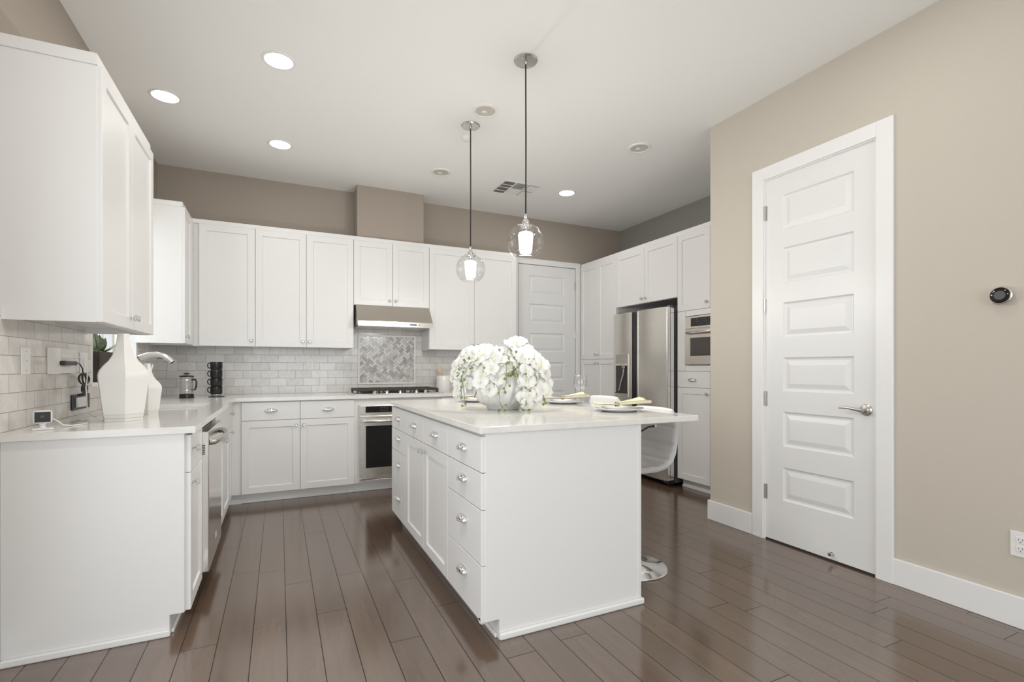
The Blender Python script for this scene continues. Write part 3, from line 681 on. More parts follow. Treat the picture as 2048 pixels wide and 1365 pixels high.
# built-in oven
OX0, OX1, OZ0, OZ1 = 0.674, 1.434, 0.112, 0.822; OY = YBF
ov = thing('oven', (1.054, OY - 0.02, OZ0), 'built-in stainless oven with black glass door under the cooktop', 'oven')
b = B(); b.box(OX0, OX1, OY - 0.028, OY, OZ0, OZ1, 0.002); b.obj('frame', M_steel, ov)
b = B(); b.box(OX0 + 0.004, OX1 - 0.004, OY - 0.044, OY - 0.028, 0.735, OZ1 - 0.004, 0.004); b.obj('control_panel', M_steel, ov)
b = B(); b.box(OX0 + 0.055, OX1 - 0.055, OY - 0.047, OY - 0.0445, 0.752, OZ1 - 0.012, 0.001)
b.m = 1
for i in range(5):
    for j in range(3): b.box(0.865 + i * 0.016, 0.870 + i * 0.016, OY - 0.0478, OY - 0.0471, 0.764 + j * 0.016, 0.766 + j * 0.016)
    for j in range(3): b.box(1.12 + i * 0.016, 1.125 + i * 0.016, OY - 0.0478, OY - 0.0471, 0.764 + j * 0.016, 0.766 + j * 0.016)
b.obj('display', [M_blackglass, M_screenmark], ov)
b = B(); b.box(OX0 + 0.004, OX1 - 0.004, OY - 0.058, OY - 0.029, 0.152, 0.722, 0.004); dr = b.obj('oven_door', M_steel, ov)
b = B(); b.box(OX0 + 0.055, OX1 - 0.055, OY - 0.0605, OY - 0.0585, 0.235, 0.628, 0.001); b.obj('glass_window', M_blackglass, dr)
b = B(); b.tube([(OX0 + 0.03, OY - 0.06, 0.675), (OX0 + 0.045, OY - 0.095, 0.675), (OX1 - 0.045, OY - 0.095, 0.675), (OX1 - 0.03, OY - 0.06, 0.675)], 0.013, 14); b.obj('handle', M_steel_b, dr, True, 60)
b = B(); b.box(OX0 + 0.004, OX1 - 0.004, OY - 0.05, OY - 0.028, OZ0 + 0.006, 0.138, 0.004); b.obj('kick_trim', M_steel_b, ov)
# refrigerator
FX, FY0, FY1, FZ = 3.425, 3.695, 4.555, 1.775
fr_ = thing('refrigerator', (3.8, (FY0 + FY1) / 2, 0), 'stainless side-by-side fridge with ice dispenser, between the tall white cabinets', 'fridge')
M_side = mat('fridge_side_grey', (0.11, 0.11, 0.115), 0.4)
b = B(); b.box(FX + 0.115, XR - 0.02, FY0 + 0.012, FY1 - 0.012, 0.03, FZ - 0.02, 0.004); b.obj('cabinet_body', M_side, fr_)
b = B(); b.box(FX + 0.09, FX + 0.115, FY0 + 0.03, FY1 - 0.03, 0.02, 0.09); b.obj('base_grille', M_black, fr_)
def fdoor(y0, y1, near_strip, far_strip):
    n = 10; yc, hw_ = (y0 + y1) / 2, (y1 - y0) / 2
    fc = [(FX + 0.010 * ((y0 + (y1 - y0) * k / n - yc) / hw_) ** 2, y0 + (y1 - y0) * k / n) for k in range(n + 1)]
    b = B(); b.prism(fc + [(FX + 0.10, y1), (FX + 0.10, y0)], 0.06, FZ); return b
DW0, DW1 = 4.235, 4.150
fz = fdoor(DW0 + 0.012, FY1, 1, 0).obj('freezer_door', M_steel, fr_)
fd = fdoor(FY0 + 0.028, DW1 - 0.016, 0, 1).obj('fridge_door', M_steel, fr_)
b = B(); b.box(FX + 0.006, FX + 0.10, DW0, DW0 + 0.0115, 0.06, FZ, 0.003); b.obj('handle', M_steel_b, fz)
b = B(); b.box(FX + 0.004, FX + 0.10, DW1 - 0.0155, DW1, 0.06, FZ, 0.003); b.obj('handle', M_steel_b, fd)
b = B(); b.box(FX + 0.004, FX + 0.045, FY0, FY0 + 0.0275, 0.06, FZ, 0.006); b.box(FX + 0.05, FX + 0.10, FY0 + 0.008, FY0 + 0.0275, 0.06, FZ - 0.01, 0.004); b.obj('edge_trim', M_steel_b, fd)
b = B(); b.box(FX + 0.06, FX + 0.10, DW1 + 0.001, DW0 - 0.001, 0.07, FZ - 0.005); b.obj('door_gap', M_black, fr_)
b = B(); b.box(FX + 0.055, FX + 0.10, FY0 + 0.02, FY0 + 0.06, FZ, FZ + 0.02, 0.004); b.box(FX + 0.055, FX + 0.10, FY1 - 0.06, FY1 - 0.02, FZ, FZ + 0.02, 0.004); b.obj('top_hinge', M_side, fr_)
b = B(); b.tube([(FX + 0.05, FY0 + 0.03, 0.02), (FX + 0.09, FY0 + 0.03, 0.02)], 0.02, 14); b.box(FX + 0.02, FX + 0.10, FY0 + 0.005, FY0 + 0.07, 0.03, 0.058, 0.005); b.obj('foot', M_black, fr_, True)
# dispenser on the freezer door
y0, y1 = 4.285, 4.505
b = B(); b.box(FX - 0.006, FX + 0.012, y0, y1, 0.85, 1.325, 0.003)
ds = b.obj('ice_dispenser', M_steel_h, fz)
b = B(); b.box(FX - 0.0075, FX - 0.0062, y0 + 0.012, y1 - 0.012, 1.225, 1.318); b.obj('button_panel', mat('dispenser_panel', (0.36, 0.35, 0.31), 0.35), fz)
b = B(); b.box(FX - 0.0075, FX - 0.0062, y0 + 0.012, y1 - 0.012, 0.90, 1.195); b.obj('recess', mat('dispenser_recess', (0.045, 0.045, 0.045), 0.5), fz)
b = B(); b.box(FX - 0.02, FX - 0.0063, y0 + 0.012, y1 - 0.012, 1.196, 1.212, 0.003); b.obj('shelf', M_steel_b, fz)
b = B(); b.lathe([(0.024, 0), (0.018, -0.028), (0.01, -0.034)], (FX - 0.022, y0 + 0.05, 1.194), 14); b.tube([(FX - 0.022, y0 + 0.05, 1.16), (FX - 0.024, y0 + 0.055, 1.10), (FX - 0.028, y0 + 0.085, 1.02), (FX - 0.024, y0 + 0.125, 0.92)], 0.009, 10); b.obj('lever', M_steel_b, fz, True)
b = B(); b.box(FX - 0.022, FX - 0.006, y0 + 0.012, y1 - 0.012, 0.893, 0.90); b.obj('drip_tray', M_black, fz)
# microwave in the tall cabinet
MY0, MY1, MZ0, MZ1 = 2.98, 3.565, 1.20, 1.662; MX = XT - 0.02
mw = thing('microwave_oven', (MX + 0.1, (MY0 + MY1) / 2, MZ0), 'stainless built-in microwave oven in the tall cabinet at right of the fridge', 'microwave')
b = B(); b.box(MX - 0.003, MX + 0.18, MY0, MY1, MZ0, MZ1, 0.002); b.obj('frame', M_steel_h, mw)
b = B(); b.box(MX - 0.016, MX - 0.0032, MY0 + 0.004, MY1 - 0.004, 1.545, MZ1 - 0.004, 0.003); b.obj('control_panel', M_steel_h, mw)
b = B(); b.box(MX - 0.0185, MX - 0.0165, MY0 + 0.07, MY1 - 0.075, 1.563, 1.643, 0.0008)
b.m = 1
for i in range(7):
    for j in range(3):
        if (i + j) % 3: b.box(MX - 0.0192, MX - 0.0187, MY1 - 0.15 - i * 0.03, MY1 - 0.146 - i * 0.03, 1.578 + j * 0.024, 1.582 + j * 0.024)
b.obj('display', [M_blackglass, M_screenmark], mw)
b = B(); b.box(MX - 0.022, MX - 0.0035, MY0 + 0.002, MY1 - 0.002, MZ0 + 0.004, 1.535, 0.004); md = b.obj('microwave_door', M_steel_h, mw)
b = B(); b.box(MX - 0.0245, MX - 0.0225, MY0 + 0.075, MY1 - 0.075, 1.285, 1.455, 0.0008); b.obj('glass_window', M_smoke, md)
b = B(); b.tube([(MX - 0.022, MY1 - 0.035, 1.503), (MX - 0.055, MY1 - 0.06, 1.503), (MX - 0.055, MY0 + 0.06, 1.503), (MX - 0.022, MY0 + 0.035, 1.503)], 0.013, 12); b.obj('handle', M_steel_b, md, True, 60)
b = B(); b.box(MX - 0.0228, MX - 0.0221, MY1 - 0.30, MY1 - 0.23, 1.228, 1.236); b.box(MX - 0.0228, MX - 0.0221, MY1 - 0.29, MY1 - 0.235, 1.216, 1.221); b.obj('nameplate', M_screenmark, md)
# dishwasher
DX = -0.330; DY0_, DY1_ = 2.976, 3.578
dw = thing('dishwasher', (-0.6, (DY0_ + DY1_) / 2, 0), 'stainless dishwasher standing proud of the white base cabinets', 'dishwasher')
b = B(); b.box(-0.98, XB - 0.002, DY0_ + 0.004, DY1_ - 0.004, 0.09, 0.875); b.obj('tub', M_side, dw)
b = B(); b.box(XB + 0.001, DX, DY0_, DY1_, 0.115, 0.845, 0.004); ddw = b.obj('dishwasher_door', steel('smooth_steel', (0.74, 0.715, 0.68), 0.16, (1, 1, 30)), dw)
b = B()
for k in range(6): b.box(XB + 0.012, XB + 0.032, DY0_ - 0.0012, DY0_ + 0.0005, 0.725 + k * 0.009, 0.730 + k * 0.009)
b.obj('vent', M_black, ddw)
pts = [(DX - 0.002, DY0_ + 0.03, 0.785), (DX + 0.012, DY0_ + 0.034, 0.785)] + [(DX + 0.018 + 0.034 * math.sin(PI * k / 12), DY0_ + 0.05 + (DY1_ - DY0_ - 0.10) * k / 12, 0.785) for k in range(13)] + [(DX + 0.012, DY1_ - 0.034, 0.785), (DX - 0.002, DY1_ - 0.03, 0.785)]
b = B(); b.tube(pts, 0.0165, 16); b.obj('handle', M_nickel, ddw, True, 60)
b = B(); b.box(-0.46, -0.445, DY0_, DY1_, 0, 0.088); b.obj('kick_plate', M_black, dw)
b = B(); b.box(DX, DX + 0.001, 3.27, 3.31, 0.20, 0.23); b.obj('badge', M_plastic, ddw)

# ------------------------------------------------------------------ ceiling fittings
def lamp_can(x, y, lit, label, grp, power=LP['can']):
    r = thing('recessed_light', (x, y, ZC), label, 'ceiling light', grp)
    if lit:
        b = B(); b.lathe([(0.070, -0.001), (0.079, -0.0055), (0.092, -0.0045), (0.097, 0.0)], (x, y, ZC), 40, 'z', False, False); b.obj('trim_ring', M_plastic, r, True)
        b = B(); b.lathe([(0.0, -0.007), (0.05, -0.0068), (0.0785, -0.0055)], (x, y, ZC), 40, 'z', False, False); b.obj('lens', M_lamp, r, True)
        d = bpy.data.lights.new('lamp', 'AREA'); d.shape = 'DISK'; d.size = 0.14; d.energy = power; d.color = (1.0, 0.965, 0.92)
        o = bpy.data.objects.new('lamp', d); COL.objects.link(o); o.parent = r; o.location = (0, 0, -0.012)
    else:
        b = B(); b.lathe([(0.099, 0.0), (0.095, -0.008), (0.078, -0.009), (0.072, -0.004)], (x, y, ZC), 40, 'z', False, False); b.obj('trim_ring', M_plastic, r, True)
        b = B(); b.lathe([(0.0725, -0.0042), (0.062, -0.0022), (0.030, -0.0008), (0, -0.0006)], (x, y, ZC), 40, 'z', False, False)
        b.obj('reflector', mat('reflector_cream', (0.56, 0.52, 0.455), 0.4), r, True)
        b = B(); b.lathe([(0.0, -0.0075), (0.014, -0.0068), (0.02, -0.004), (0.018, -0.0015)], (x - 0.005, y + 0.012, ZC), 20, 'z', False, True); b.obj('bulb', M_plastic, r, True)
for x, y, l in ((-0.707, 4.06, 'lit recessed ceiling light nearest the window wall, over the sink'), (-0.003, 3.295, 'largest lit recessed ceiling light, nearest the viewer at left'),
                (0.006, 4.525, 'lit recessed ceiling light in the far left of the ceiling, nearest the duct chase'), (2.765, 4.48, 'lit recessed ceiling light at right of the air vent')):
    lamp_can(x, y, True, l, 'lit recessed ceiling lights', LP['can_near'] if l.startswith('largest') else (LP['can_far_right'] if x > 2 else LP['can']))
lamp_can(0.0, 1.70, True, 'added unseen ceiling light filling the near end of the sink run', 'lit recessed ceiling lights', LP['can_added_left'])  # unseen can light, added to brighten the near left cabinets
lamp_can(2.2, 1.35, True, 'added unseen ceiling light filling the area before the beige wall', 'lit recessed ceiling lights', LP['can_added_right'])  # another unseen can, added as fill on the right
for x, y, l in ((1.348, 3.30, 'unlit recessed ceiling light just behind the two pendant canopies'), (1.39, 4.52, 'unlit recessed ceiling light in front of the duct chase'), (2.755, 3.30, 'unlit recessed ceiling light nearest the beige door wall')):
    lamp_can(x, y, False, l, 'unlit recessed ceiling lights')
b = B(); b.lathe([(0.0, -0.022), (0.03, -0.022), (0.042, -0.016), (0.046, 0.0)], (1.37, 3.756, ZC), 28, 'z', False, True)
tag(b.obj('smoke_detector', M_plastic, None, True, loc=(1.37, 3.756, ZC)), 'small white round detector on the ceiling behind the farther pendant', 'smoke detector')
# air vent
av = thing('air_vent', (2.22, 4.59, ZC), 'white square multi-way air vent in the ceiling left of the far lit lamp', 'air vent')
VX0, VX1, VY0, VY1 = 2.02, 2.425, 4.43, 4.765
b = B(); b.box(VX0, VX1, VY0, VY1, ZC - 0.006, ZC, 0.002); b.obj('faceplate', M_plastic, av)
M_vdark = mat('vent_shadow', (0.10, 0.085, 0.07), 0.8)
mx_, my_ = (VX1 - VX0) / 3, (VY1 - VY0) / 2
for i in range(3):
    for j in range(2):
        x0, x1 = VX0 + 0.012 + i * mx_, VX0 + (i + 1) * mx_ - 0.010; ya, yb = VY0 + 0.015 + j * my_, VY0 + (j + 1) * my_ - 0.010
        if i == 1 and j == 1: continue
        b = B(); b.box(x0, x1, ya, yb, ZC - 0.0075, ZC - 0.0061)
        b.m = 1
        if i == 1:
            for k in range(10): yy = ya + (yb - ya) * (k + 0.5) / 10; b.prism([(yy - 0.001, ZC - 0.0077), (yy + 0.001, ZC - 0.0077), (yy - 0.0030, ZC - 0.013), (yy - 0.0045, ZC - 0.013)], x0, x1, 'x')
        else:
            q = 1 if i == 0 else -1
            for k in range(8): xx = x0 + (x1 - x0) * (k + 0.5) / 8; b.prism([(xx - 0.001, ZC - 0.0077), (xx + 0.001, ZC - 0.0077), (xx - q * 0.006 + 0.001, ZC - 0.014), (xx - q * 0.006 - 0.001, ZC - 0.014)], ya, yb, 'y')
            b.box(x0, x1, (ya + yb) / 2 - 0.003, (ya + yb) / 2 + 0.003, ZC - 0.014, ZC - 0.0077)
        b.obj('louvre', [M_vdark, M_plastic], av)

# ------------------------------------------------------------------ pendants
pend = thing('pendant_light', (1.347, 2.653, ZC), 'nearer clear-globe pendant light over the island, larger in the photo', 'pendant light', 'globe pendants over the island')
GZ = 1.932 - ZC
b = B(); b.lathe([(0.072, 0.0), (0.072, -0.006), (0.066, -0.012), (0.012, -0.014), (0.010, -0.030), (0.0, -0.030)], (0, 0, 0), 36, 'z', True, False)
for a in (0.6, 0.6 + PI): b.sphere((0.045 * math.cos(a), 0.045 * math.sin(a), -0.014), 0.006, 10, 6)
def lobj(b, name, m, parent, smooth=True, angle=40):
    me = b.mesh(name, m, (0, 0, 0), smooth, angle); o = bpy.data.objects.new(name, me); COL.objects.link(o); o.parent = parent; return o
lobj(b, 'canopy', M_nickel, pend)
b = B(); b.tube([(0, 0, -0.028), (0.0015, 0, -0.5), (0, 0, GZ + 0.17)], 0.0048, 8); lobj(b, 'cord', M_black, pend)
b = B(); b.lathe([(0.006, 0.172), (0.009, 0.168), (0.010, 0.142), (0.016, 0.136), (0.022, 0.125), (0.018, 0.118), (0.026, 0.110), (0.031, 0.100), (0.031, 0.088), (0.0, 0.088)], (0, 0, GZ), 24, 'z', True, False)
for a in (0.3, 2.4, 4.5): b.sphere((0.044 * math.cos(a), 0.044 * math.sin(a), GZ + 0.112), 0.006, 10, 6); b.tube([(0.026 * math.cos(a), 0.026 * math.sin(a), GZ + 0.112), (0.044 * math.cos(a), 0.044 * math.sin(a), GZ + 0.112)], 0.003, 8)
lobj(b, 'socket', M_chrome, pend)
R = 0.113; prof = [(0.037, 0.115), (0.036, 0.108)] + [(R * math.sin(t), R * math.cos(t)) for t in [0.34 + (2.46 - 0.34) * k / 22 for k in range(23)]] + [(R * math.sin(2.46) - 0.004, R * math.cos(2.46) - 0.004)]
pin = [(max(r_ - 0.0025, 0.001), z_) for r_, z_ in prof[::-1]]
b = B(); b.lathe(prof + pin, (0, 0, GZ), 48, 'z', False, False); lobj(b, 'globe', M_glass, pend, True, 80)
b = B(); b.lathe([(0.0, 0.06), (0.040, 0.058), (0.046, 0.045), (0.036, -0.058), (0.030, -0.064), (0.0, -0.064)], (0, 0, GZ), 28, 'z', False, False); lobj(b, 'frosted_shade', M_bulb, pend)
b = B(); b.lathe([(0.012, 0.0605), (0.012, 0.09)], (0, 0, GZ), 14, 'z'); lobj(b, 'lamp_holder', M_chrome, pend)
d = bpy.data.lights.new('lamp', 'POINT'); d.energy = LP['pendant']; d.color = (1.0, 0.965, 0.92); d.shadow_soft_size = 0.05
o = bpy.data.objects.new('lamp', d); COL.objects.link(o); o.parent = pend; o.location = (0, 0, GZ - 0.135)
p2 = copy_tree(pend); p2.location = (1.327, 3.549, ZC); p2['label'] = 'farther clear-globe pendant light over the island, smaller in the photo'

# ------------------------------------------------------------------ wall plates and small devices
def plate(name, T, w, h, label, cat, kind, group=None):
    r = thing(name, T @ Vector((0, 0.003, 0)), label, cat, group)
    b = B(T); b.box(-w / 2, w / 2, 0, 0.006, -h / 2, h / 2, 0.0025); b.obj('cover_plate', M_ivory if kind.startswith('ivory') else M_plastic, r)
    if 'outlet' in kind:
        for z in (-0.02, 0.02):
            b = B(T); b.box(-0.016, 0.016, 0.0061, 0.008, z - 0.014, z + 0.014, 0.0009)
            b.m = 1
            b.box(-0.0075, -0.0055, 0.0079, 0.0084, z - 0.002, z + 0.007); b.box(0.0055, 0.0075, 0.0079, 0.0084, z - 0.001, z + 0.006); b.box(-0.002, 0.002, 0.0079, 0.0084, z - 0.010, z - 0.006)
            b.obj('socket', [M_plastic, M_rubber], r)
    if 'blank' in kind:
        b = B(T)
        for z in (-h * 0.36, 0, h * 0.36): b.lathe([(0.003, 0.006), (0.003, 0.0072), (0, 0.0074)], (0, 0, z), 10, 'y', True, False)
        b.obj('screw', M_nickel, r)
    if 'switch' in kind:
        b = B(T); b.box(-0.016, 0.016, 0.0061, 0.0095, -0.032, 0.032, 0.0015); b.obj('rocker', M_plastic, r)
    return r
YT = 5.4299; XTL = -0.9979
plate('outlet_plate', F_BACK(-0.893, YT, 1.197), 0.072, 0.106, 'ivory outlet plate on the tiled far wall, under the faucet spout, nearest the corner', 'outlet', 'ivory outlet')
plate('outlet_plate', F_BACK(0.286, YT, 1.209), 0.072, 0.112, 'white outlet plate on the tiled far wall, midway between mugs and cooktop', 'outlet', 'outlet')
plate('outlet_plate', F_RIGHT(XD - 0.0001, 1.02, 0.377), 0.072, 0.114, 'white outlet plate low on the beige wall at right edge of the photo', 'outlet', 'outlet')
plate('switch_plate', F_LEFT(XTL, 2.829, 1.204), 0.084, 0.118, 'tall narrow white blank plate with screws on the left tile, nearest the viewer', 'wall plate', 'blank')
plate('switch_plate', F_LEFT(XTL, 3.53, 1.20), 0.115, 0.118, 'white switch plate on the left tile beside the window, behind the hanging cable', 'wall plate', 'switch')
# wedge-shaped panel with an open flap
ic = thing('intercom_panel', (XTL, 3.24, 1.21), 'white wedge-shaped wall panel with grey flap and label strip on the left tile', 'wall panel')
b = B(); b.prism([(XTL, 3.075), (XTL + 0.012, 3.075), (XTL + 0.03, 3.11), (XTL + 0.03, 3.33), (XTL, 3.36)], 1.147, 1.268); b.obj('housing', M_ivory, ic)
b = B(); b.box(XTL + 0.0302, XTL + 0.033, 3.125, 3.325, 1.222, 1.243, 0.001); b.obj('label_strip', M_plastic, ic)
b = B(); b.prism([(XTL, 3.052), (XTL + 0.004, 3.048), (XTL + 0.036, 3.102), (XTL + 0.032, 3.104)], 1.144, 1.270); b.obj('flap', M_ivory, ic)
# black charger plug, coiled black cord
pc = thing('power_cord', (XTL + 0.05, 3.35, 1.2), 'black plug with coiled black cord hanging from the white wall panel', 'cord')
b = B(); b.box(XTL + 0.0335, XTL + 0.058, 3.095, 3.25, 1.186, 1.208, 0.004); b.obj('plug', M_black, pc)
px_ = XTL + 0.05
pts = [(px_, 3.25, 1.197), (px_, 3.28, 1.198), (px_, 3.31, 1.192), (px_, 3.345, 1.17), (px_, 3.355, 1.14), (px_, 3.35, 1.115)]
b = B(); b.tube(pts, 0.0032, 8)
cy = 3.37
for k, (wd, hh, z0_) in enumerate(((0.055, 0.060, 1.115), (0.075, 0.055, 1.112), (0.035, 0.055, 1.108), (0.06, 0.055, 1.060), (0.042, 0.06, 1.058))):
    s_ = 1 if k < 3 else -1; lp = []
    for i in range(19):
        t = 2 * PI * i / 18
        lp.append((px_ + 0.004 * math.sin(t + k), cy + wd * math.sin(t) * (1 if i < 10 else 0.9) + (k - 2) * 0.004, 1.086 + s_ * hh * 0.5 * (1 - math.cos(t)) * (1.0 if s_ > 0 else 0.85)))
    b.tube(lp, 0.0042, 8)
b.tube([(px_, cy, 1.09), (px_, cy + 0.004, 1.05), (px_, cy + 0.01, 1.032)], 0.0036, 8)
b.box(px_ - 0.006, px_ + 0.006, cy - 0.008, cy + 0.02, 1.076, 1.094, 0.003)
b.obj('coiled_cord', M_black, pc, True, 60)
# black wall device with a white adapter plugged into its face
dv = thing('socket_box', (XTL + 0.01, 3.47, 0.985), 'black rounded socket box on the left tile with a white adapter in it', 'charger')
b = B(); b.box(XTL, XTL + 0.012, 3.345, 3.60, 0.946, 1.030, 0.0055); b.obj('box', M_black, dv)
b = B(); b.box(XTL + 0.0122, XTL + 0.026, 3.375, 3.50, 0.960, 1.014, 0.004); b.obj('adapter', M_plastic, dv)
b = B(); b.tube([(px_, cy + 0.01, 1.034), (px_ - 0.03, cy + 0.012, 1.026)], 0.006, 10); b.obj('strain_relief', M_black, dv)
# security camera
sc_ = thing('security_camera', (-0.894, 2.695, 0.915), 'small white security camera with dark face on a stand, at worktop edge', 'camera')
FCm = Matrix.Translation((-0.894, 2.695, 0.915)) @ Matrix.Rotation(0.33, 4, 'Z')
b = B(FCm); b.box(-0.031, 0.031, -0.012, 0.028, 0.026, 0.082, 0.0115); b.obj('camera_body', M_plastic, sc_, True, 30)
b = B(FCm); b.box(-0.0245, 0.0245, -0.0142, -0.0115, 0.0325, 0.0755, 0.0012); fc_ = b.obj('face', M_camface, sc_)
b = B(FCm); b.lathe([(0.008, -0.0143), (0.008, -0.016), (0.005, -0.0165), (0.0, -0.0163)], (0, 0, 0.054), 18, 'y', True, False); b.obj('lens', M_black, fc_, True)
b = B(FCm); b.box(-0.034, 0.034, -0.024, 0.034, 0, 0.008, 0.0035); b.lathe([(0.014, 0.008), (0.009, 0.013), (0.0095, 0.022), (0.016, 0.029)], (0, 0.004, 0), 20); b.obj('stand', M_plastic, sc_, True, 40)
# its white cable
zc = 0.9185
b = B(); b.tube([(-0.896, 2.7275, 0.962), (-0.880, 2.742, 0.958), (-0.864, 2.752, 0.945), (-0.850, 2.77, 0.925), (-0.83, 2.80, zc), (-0.80, 2.87, zc), (-0.82, 3.0, zc), (-0.89, 3.08, zc), (-0.86, 3.16, zc), (-0.84, 3.20, zc), (-0.88, 3.27, zc),
            (-0.912, 3.30, 0.935), (-0.922, 3.32, 0.97), (-0.925, 3.325, 1.02), (-0.928, 3.33, 1.08), (-0.920, 3.32, 1.13), (-0.925, 3.325, 1.18), (-0.945, 3.305, 1.225), (-0.958, 3.27, 1.238)], 0.0026, 8)
tag(b.obj('white_cable', M_plastic, None, True, 60, loc=(-0.85, 3.1, 0.915)), 'thin white cable from the security camera across the worktop and up the tile', 'cable')
# thermostat
th = thing('thermostat', (XD, 1.082, 1.507), 'round black thermostat with silver ring on the beige wall', 'thermostat')
FT = F_RIGHT(XD - 0.0001, 1.082, 1.507)
b = B(FT); b.lathe([(0.036, 0), (0.036, 0.008), (0.041, 0.012), (0.0415, 0.028), (0.038, 0.031), (0.036, 0.031)], (0, 0, 0), 48, 'y'); b.obj('ring', M_steel_b, th, True)
b = B(FT); b.lathe([(0.0362, 0.0312), (0.034, 0.033), (0.0, 0.0335)], (0, 0, 0), 48, 'y', True, False)
b.obj('display', M_blackglass, th, True)
b = B(FT); b.lathe([(0.0205, 0.0336), (0.0205, 0.0345), (0.0, 0.0347)], (0, 0, 0), 40, 'y', True, False)
b.m = 1
for a, wd in ((1.45, 0.16), (-1.45, 0.10), (-0.75, 0.09), (0.75, 0.10), (0.95, 0.05)):
    b.face([b.av((r * math.sin(a + da), 0.0347, r * math.cos(a + da))) for r, da in ((0.0255, -wd / 2), (0.031, -wd / 2), (0.031, wd / 2), (0.0255, wd / 2))])
b.obj('centre_screen', [mat('thermostat_screen', (0.09, 0.09, 0.09), 0.3), M_plastic], th, True)

# ------------------------------------------------------------------ objects on the perimeter worktop
ZW = 0.915
def hexvase(cx, cy, k, rot, label):
    r = thing('ceramic_vase', (cx, cy, ZW), label, 'vase', 'faceted white vases')
    WK = 0.83
    prof = [(0.100, 0.0), (0.103, 0.003), (0.103, 0.010), (0.101, 0.012), (0.106, 0.030), (0.1075, 0.038), (0.112, 0.060), (0.124, 0.140), (0.134, 0.205), (0.135, 0.222), (0.128, 0.245), (0.108, 0.268), (0.080, 0.292), (0.060, 0.318), (0.046, 0.350), (0.036, 0.390), (0.0315, 0.426), (0.026, 0.426), (0.028, 0.40), (0.03, 0.36)]
    b = B(); b.lathe([(p * k * WK, q * k) for p, q in prof], (cx, cy, ZW), 6, 'z', True, True, rot); b.obj('body', M_vase, r, True, 25)
    b = B(); n = 22
    for (i0, h0, r0) in ((0, 0.0175, 0.1045 * WK), (0, 0.034, 0.1078 * WK)):
        pts = [(cx + r0 * k * math.cos(2 * PI * j / 6 + rot), cy + r0 * k * math.sin(2 * PI * j / 6 + rot), ZW + h0 * k) for j in range(7)]
        b.tube(pts, 0.0016 * k, 6)
    b.obj('ring_band', mat('vase_band', (0.66, 0.65, 0.62), 0.5), r)
hexvase(-0.694, 3.005, 1.0, 0.82, 'large white hexagonal vase on the worktop under the nearest wall cabinet')
hexvase(-0.667, 3.345, 0.665, 0.82, 'smaller white hexagonal vase just behind the large one, before the sink')
fa = thing('faucet', (-0.90, 3.9, ZW), 'white and chrome arched faucet behind the white vases, over the sink', 'faucet')
M_fa = mat('faucet_white_chrome', (0.78, 0.78, 0.77), 0.18, 0.55)
b = B(); b.lathe([(0.032, 0), (0.032, 0.012), (0.024, 0.018), (0.022, 0.09), (0.024, 0.12), (0.02, 0.15)], (-0.90, 3.9, ZW), 24); b.obj('base', M_fa, fa, True)
b = B(); cpts = [(-0.90, 3.9, 1.06), (-0.897, 3.9, 1.12), (-0.885, 3.9, 1.175), (-0.86, 3.9, 1.21), (-0.82, 3.9, 1.238), (-0.77, 3.9, 1.258), (-0.725, 3.9, 1.262), (-0.685, 3.9, 1.25), (-0.655, 3.9, 1.228), (-0.640, 3.9, 1.212)]
b.tube(cpts, [0.019, 0.0185, 0.018, 0.018, 0.018, 0.018, 0.018, 0.0175, 0.0165, 0.015], 16); b.obj('spout', M_fa, fa, True, 60)
b = B(); b.tube([(-0.822, 3.9, 1.2365), (-0.8185, 3.9, 1.2385)], 0.0187, 16); b.tube([(-0.6385, 3.9, 1.2105), (-0.636, 3.9, 1.2075)], 0.0135, 16); b.box(-0.72, -0.69, 3.893, 3.907, 1.2335, 1.2375); b.obj('dark_trim', M_black, fa)
b = B(); b.tube([(-0.885, 3.9, 1.02), (-0.84, 3.9, 1.05), (-0.79, 3.9, 1.10), (-0.757, 3.9, 1.15), (-0.745, 3.9, 1.195)], [0.012, 0.009, 0.008, 0.0075, 0.006], 12); b.obj('lever', M_fa, fa, True, 60)
# french press
fp = thing('french_press', (-0.716, 4.985, ZW), 'black and glass french press on the corner worktop, left of the mugs', 'coffee press')
cx, cy = -0.716, 4.985
b = B(); b.lathe([(0.058, 0), (0.058, 0.004), (0.053, 0.008), (0.053, 0.033), (0.051, 0.035), (0, 0.035)], (cx, cy, ZW), 28, 'z', True, False); b.obj('base', M_black, fp, True)
b = B(); b.lathe([(0.047, 0.0355), (0.048, 0.05), (0.048, 0.168), (0.05, 0.178), (0.0475, 0.178), (0.0455, 0.165), (0.0455, 0.05), (0.0, 0.038)], (cx, cy, ZW), 32, 'z', False, False); b.obj('beaker', M_stemware, fp, True, 70)
b = B(); b.lathe([(0.054, 0.179), (0.055, 0.183), (0.05, 0.19), (0.02, 0.194), (0, 0.194)], (cx, cy, ZW), 28, 'z', True, False); b.obj('lid', M_black, fp, True)
b = B(); b.tube([(cx, cy, ZW + 0.045), (cx, cy, ZW + 0.208)], 0.003, 10); b.lathe([(0.043, 0.048), (0.043, 0.053), (0, 0.055)], (cx, cy, ZW), 24, 'z', True, False); b.obj('plunger_rod', M_chrome, fp, True)
b = B(); b.lathe([(0.008, 0.20), (0.022, 0.206), (0.022, 0.213), (0, 0.214)], (cx, cy, ZW), 20, 'z', True, False); b.obj('plunger_knob', M_black, fp, True)
ux, uy = 0.904, -0.428
b = B(); b.tube([(cx + ux * r_, cy + uy * r_, ZW + z_) for r_, z_ in ((0.049, 0.155), (0.075, 0.158), (0.084, 0.14), (0.082, 0.10), (0.072, 0.072), (0.062, 0.07))], 0.007, 10); b.obj('handle', M_black, fp, True, 60)
b = B()
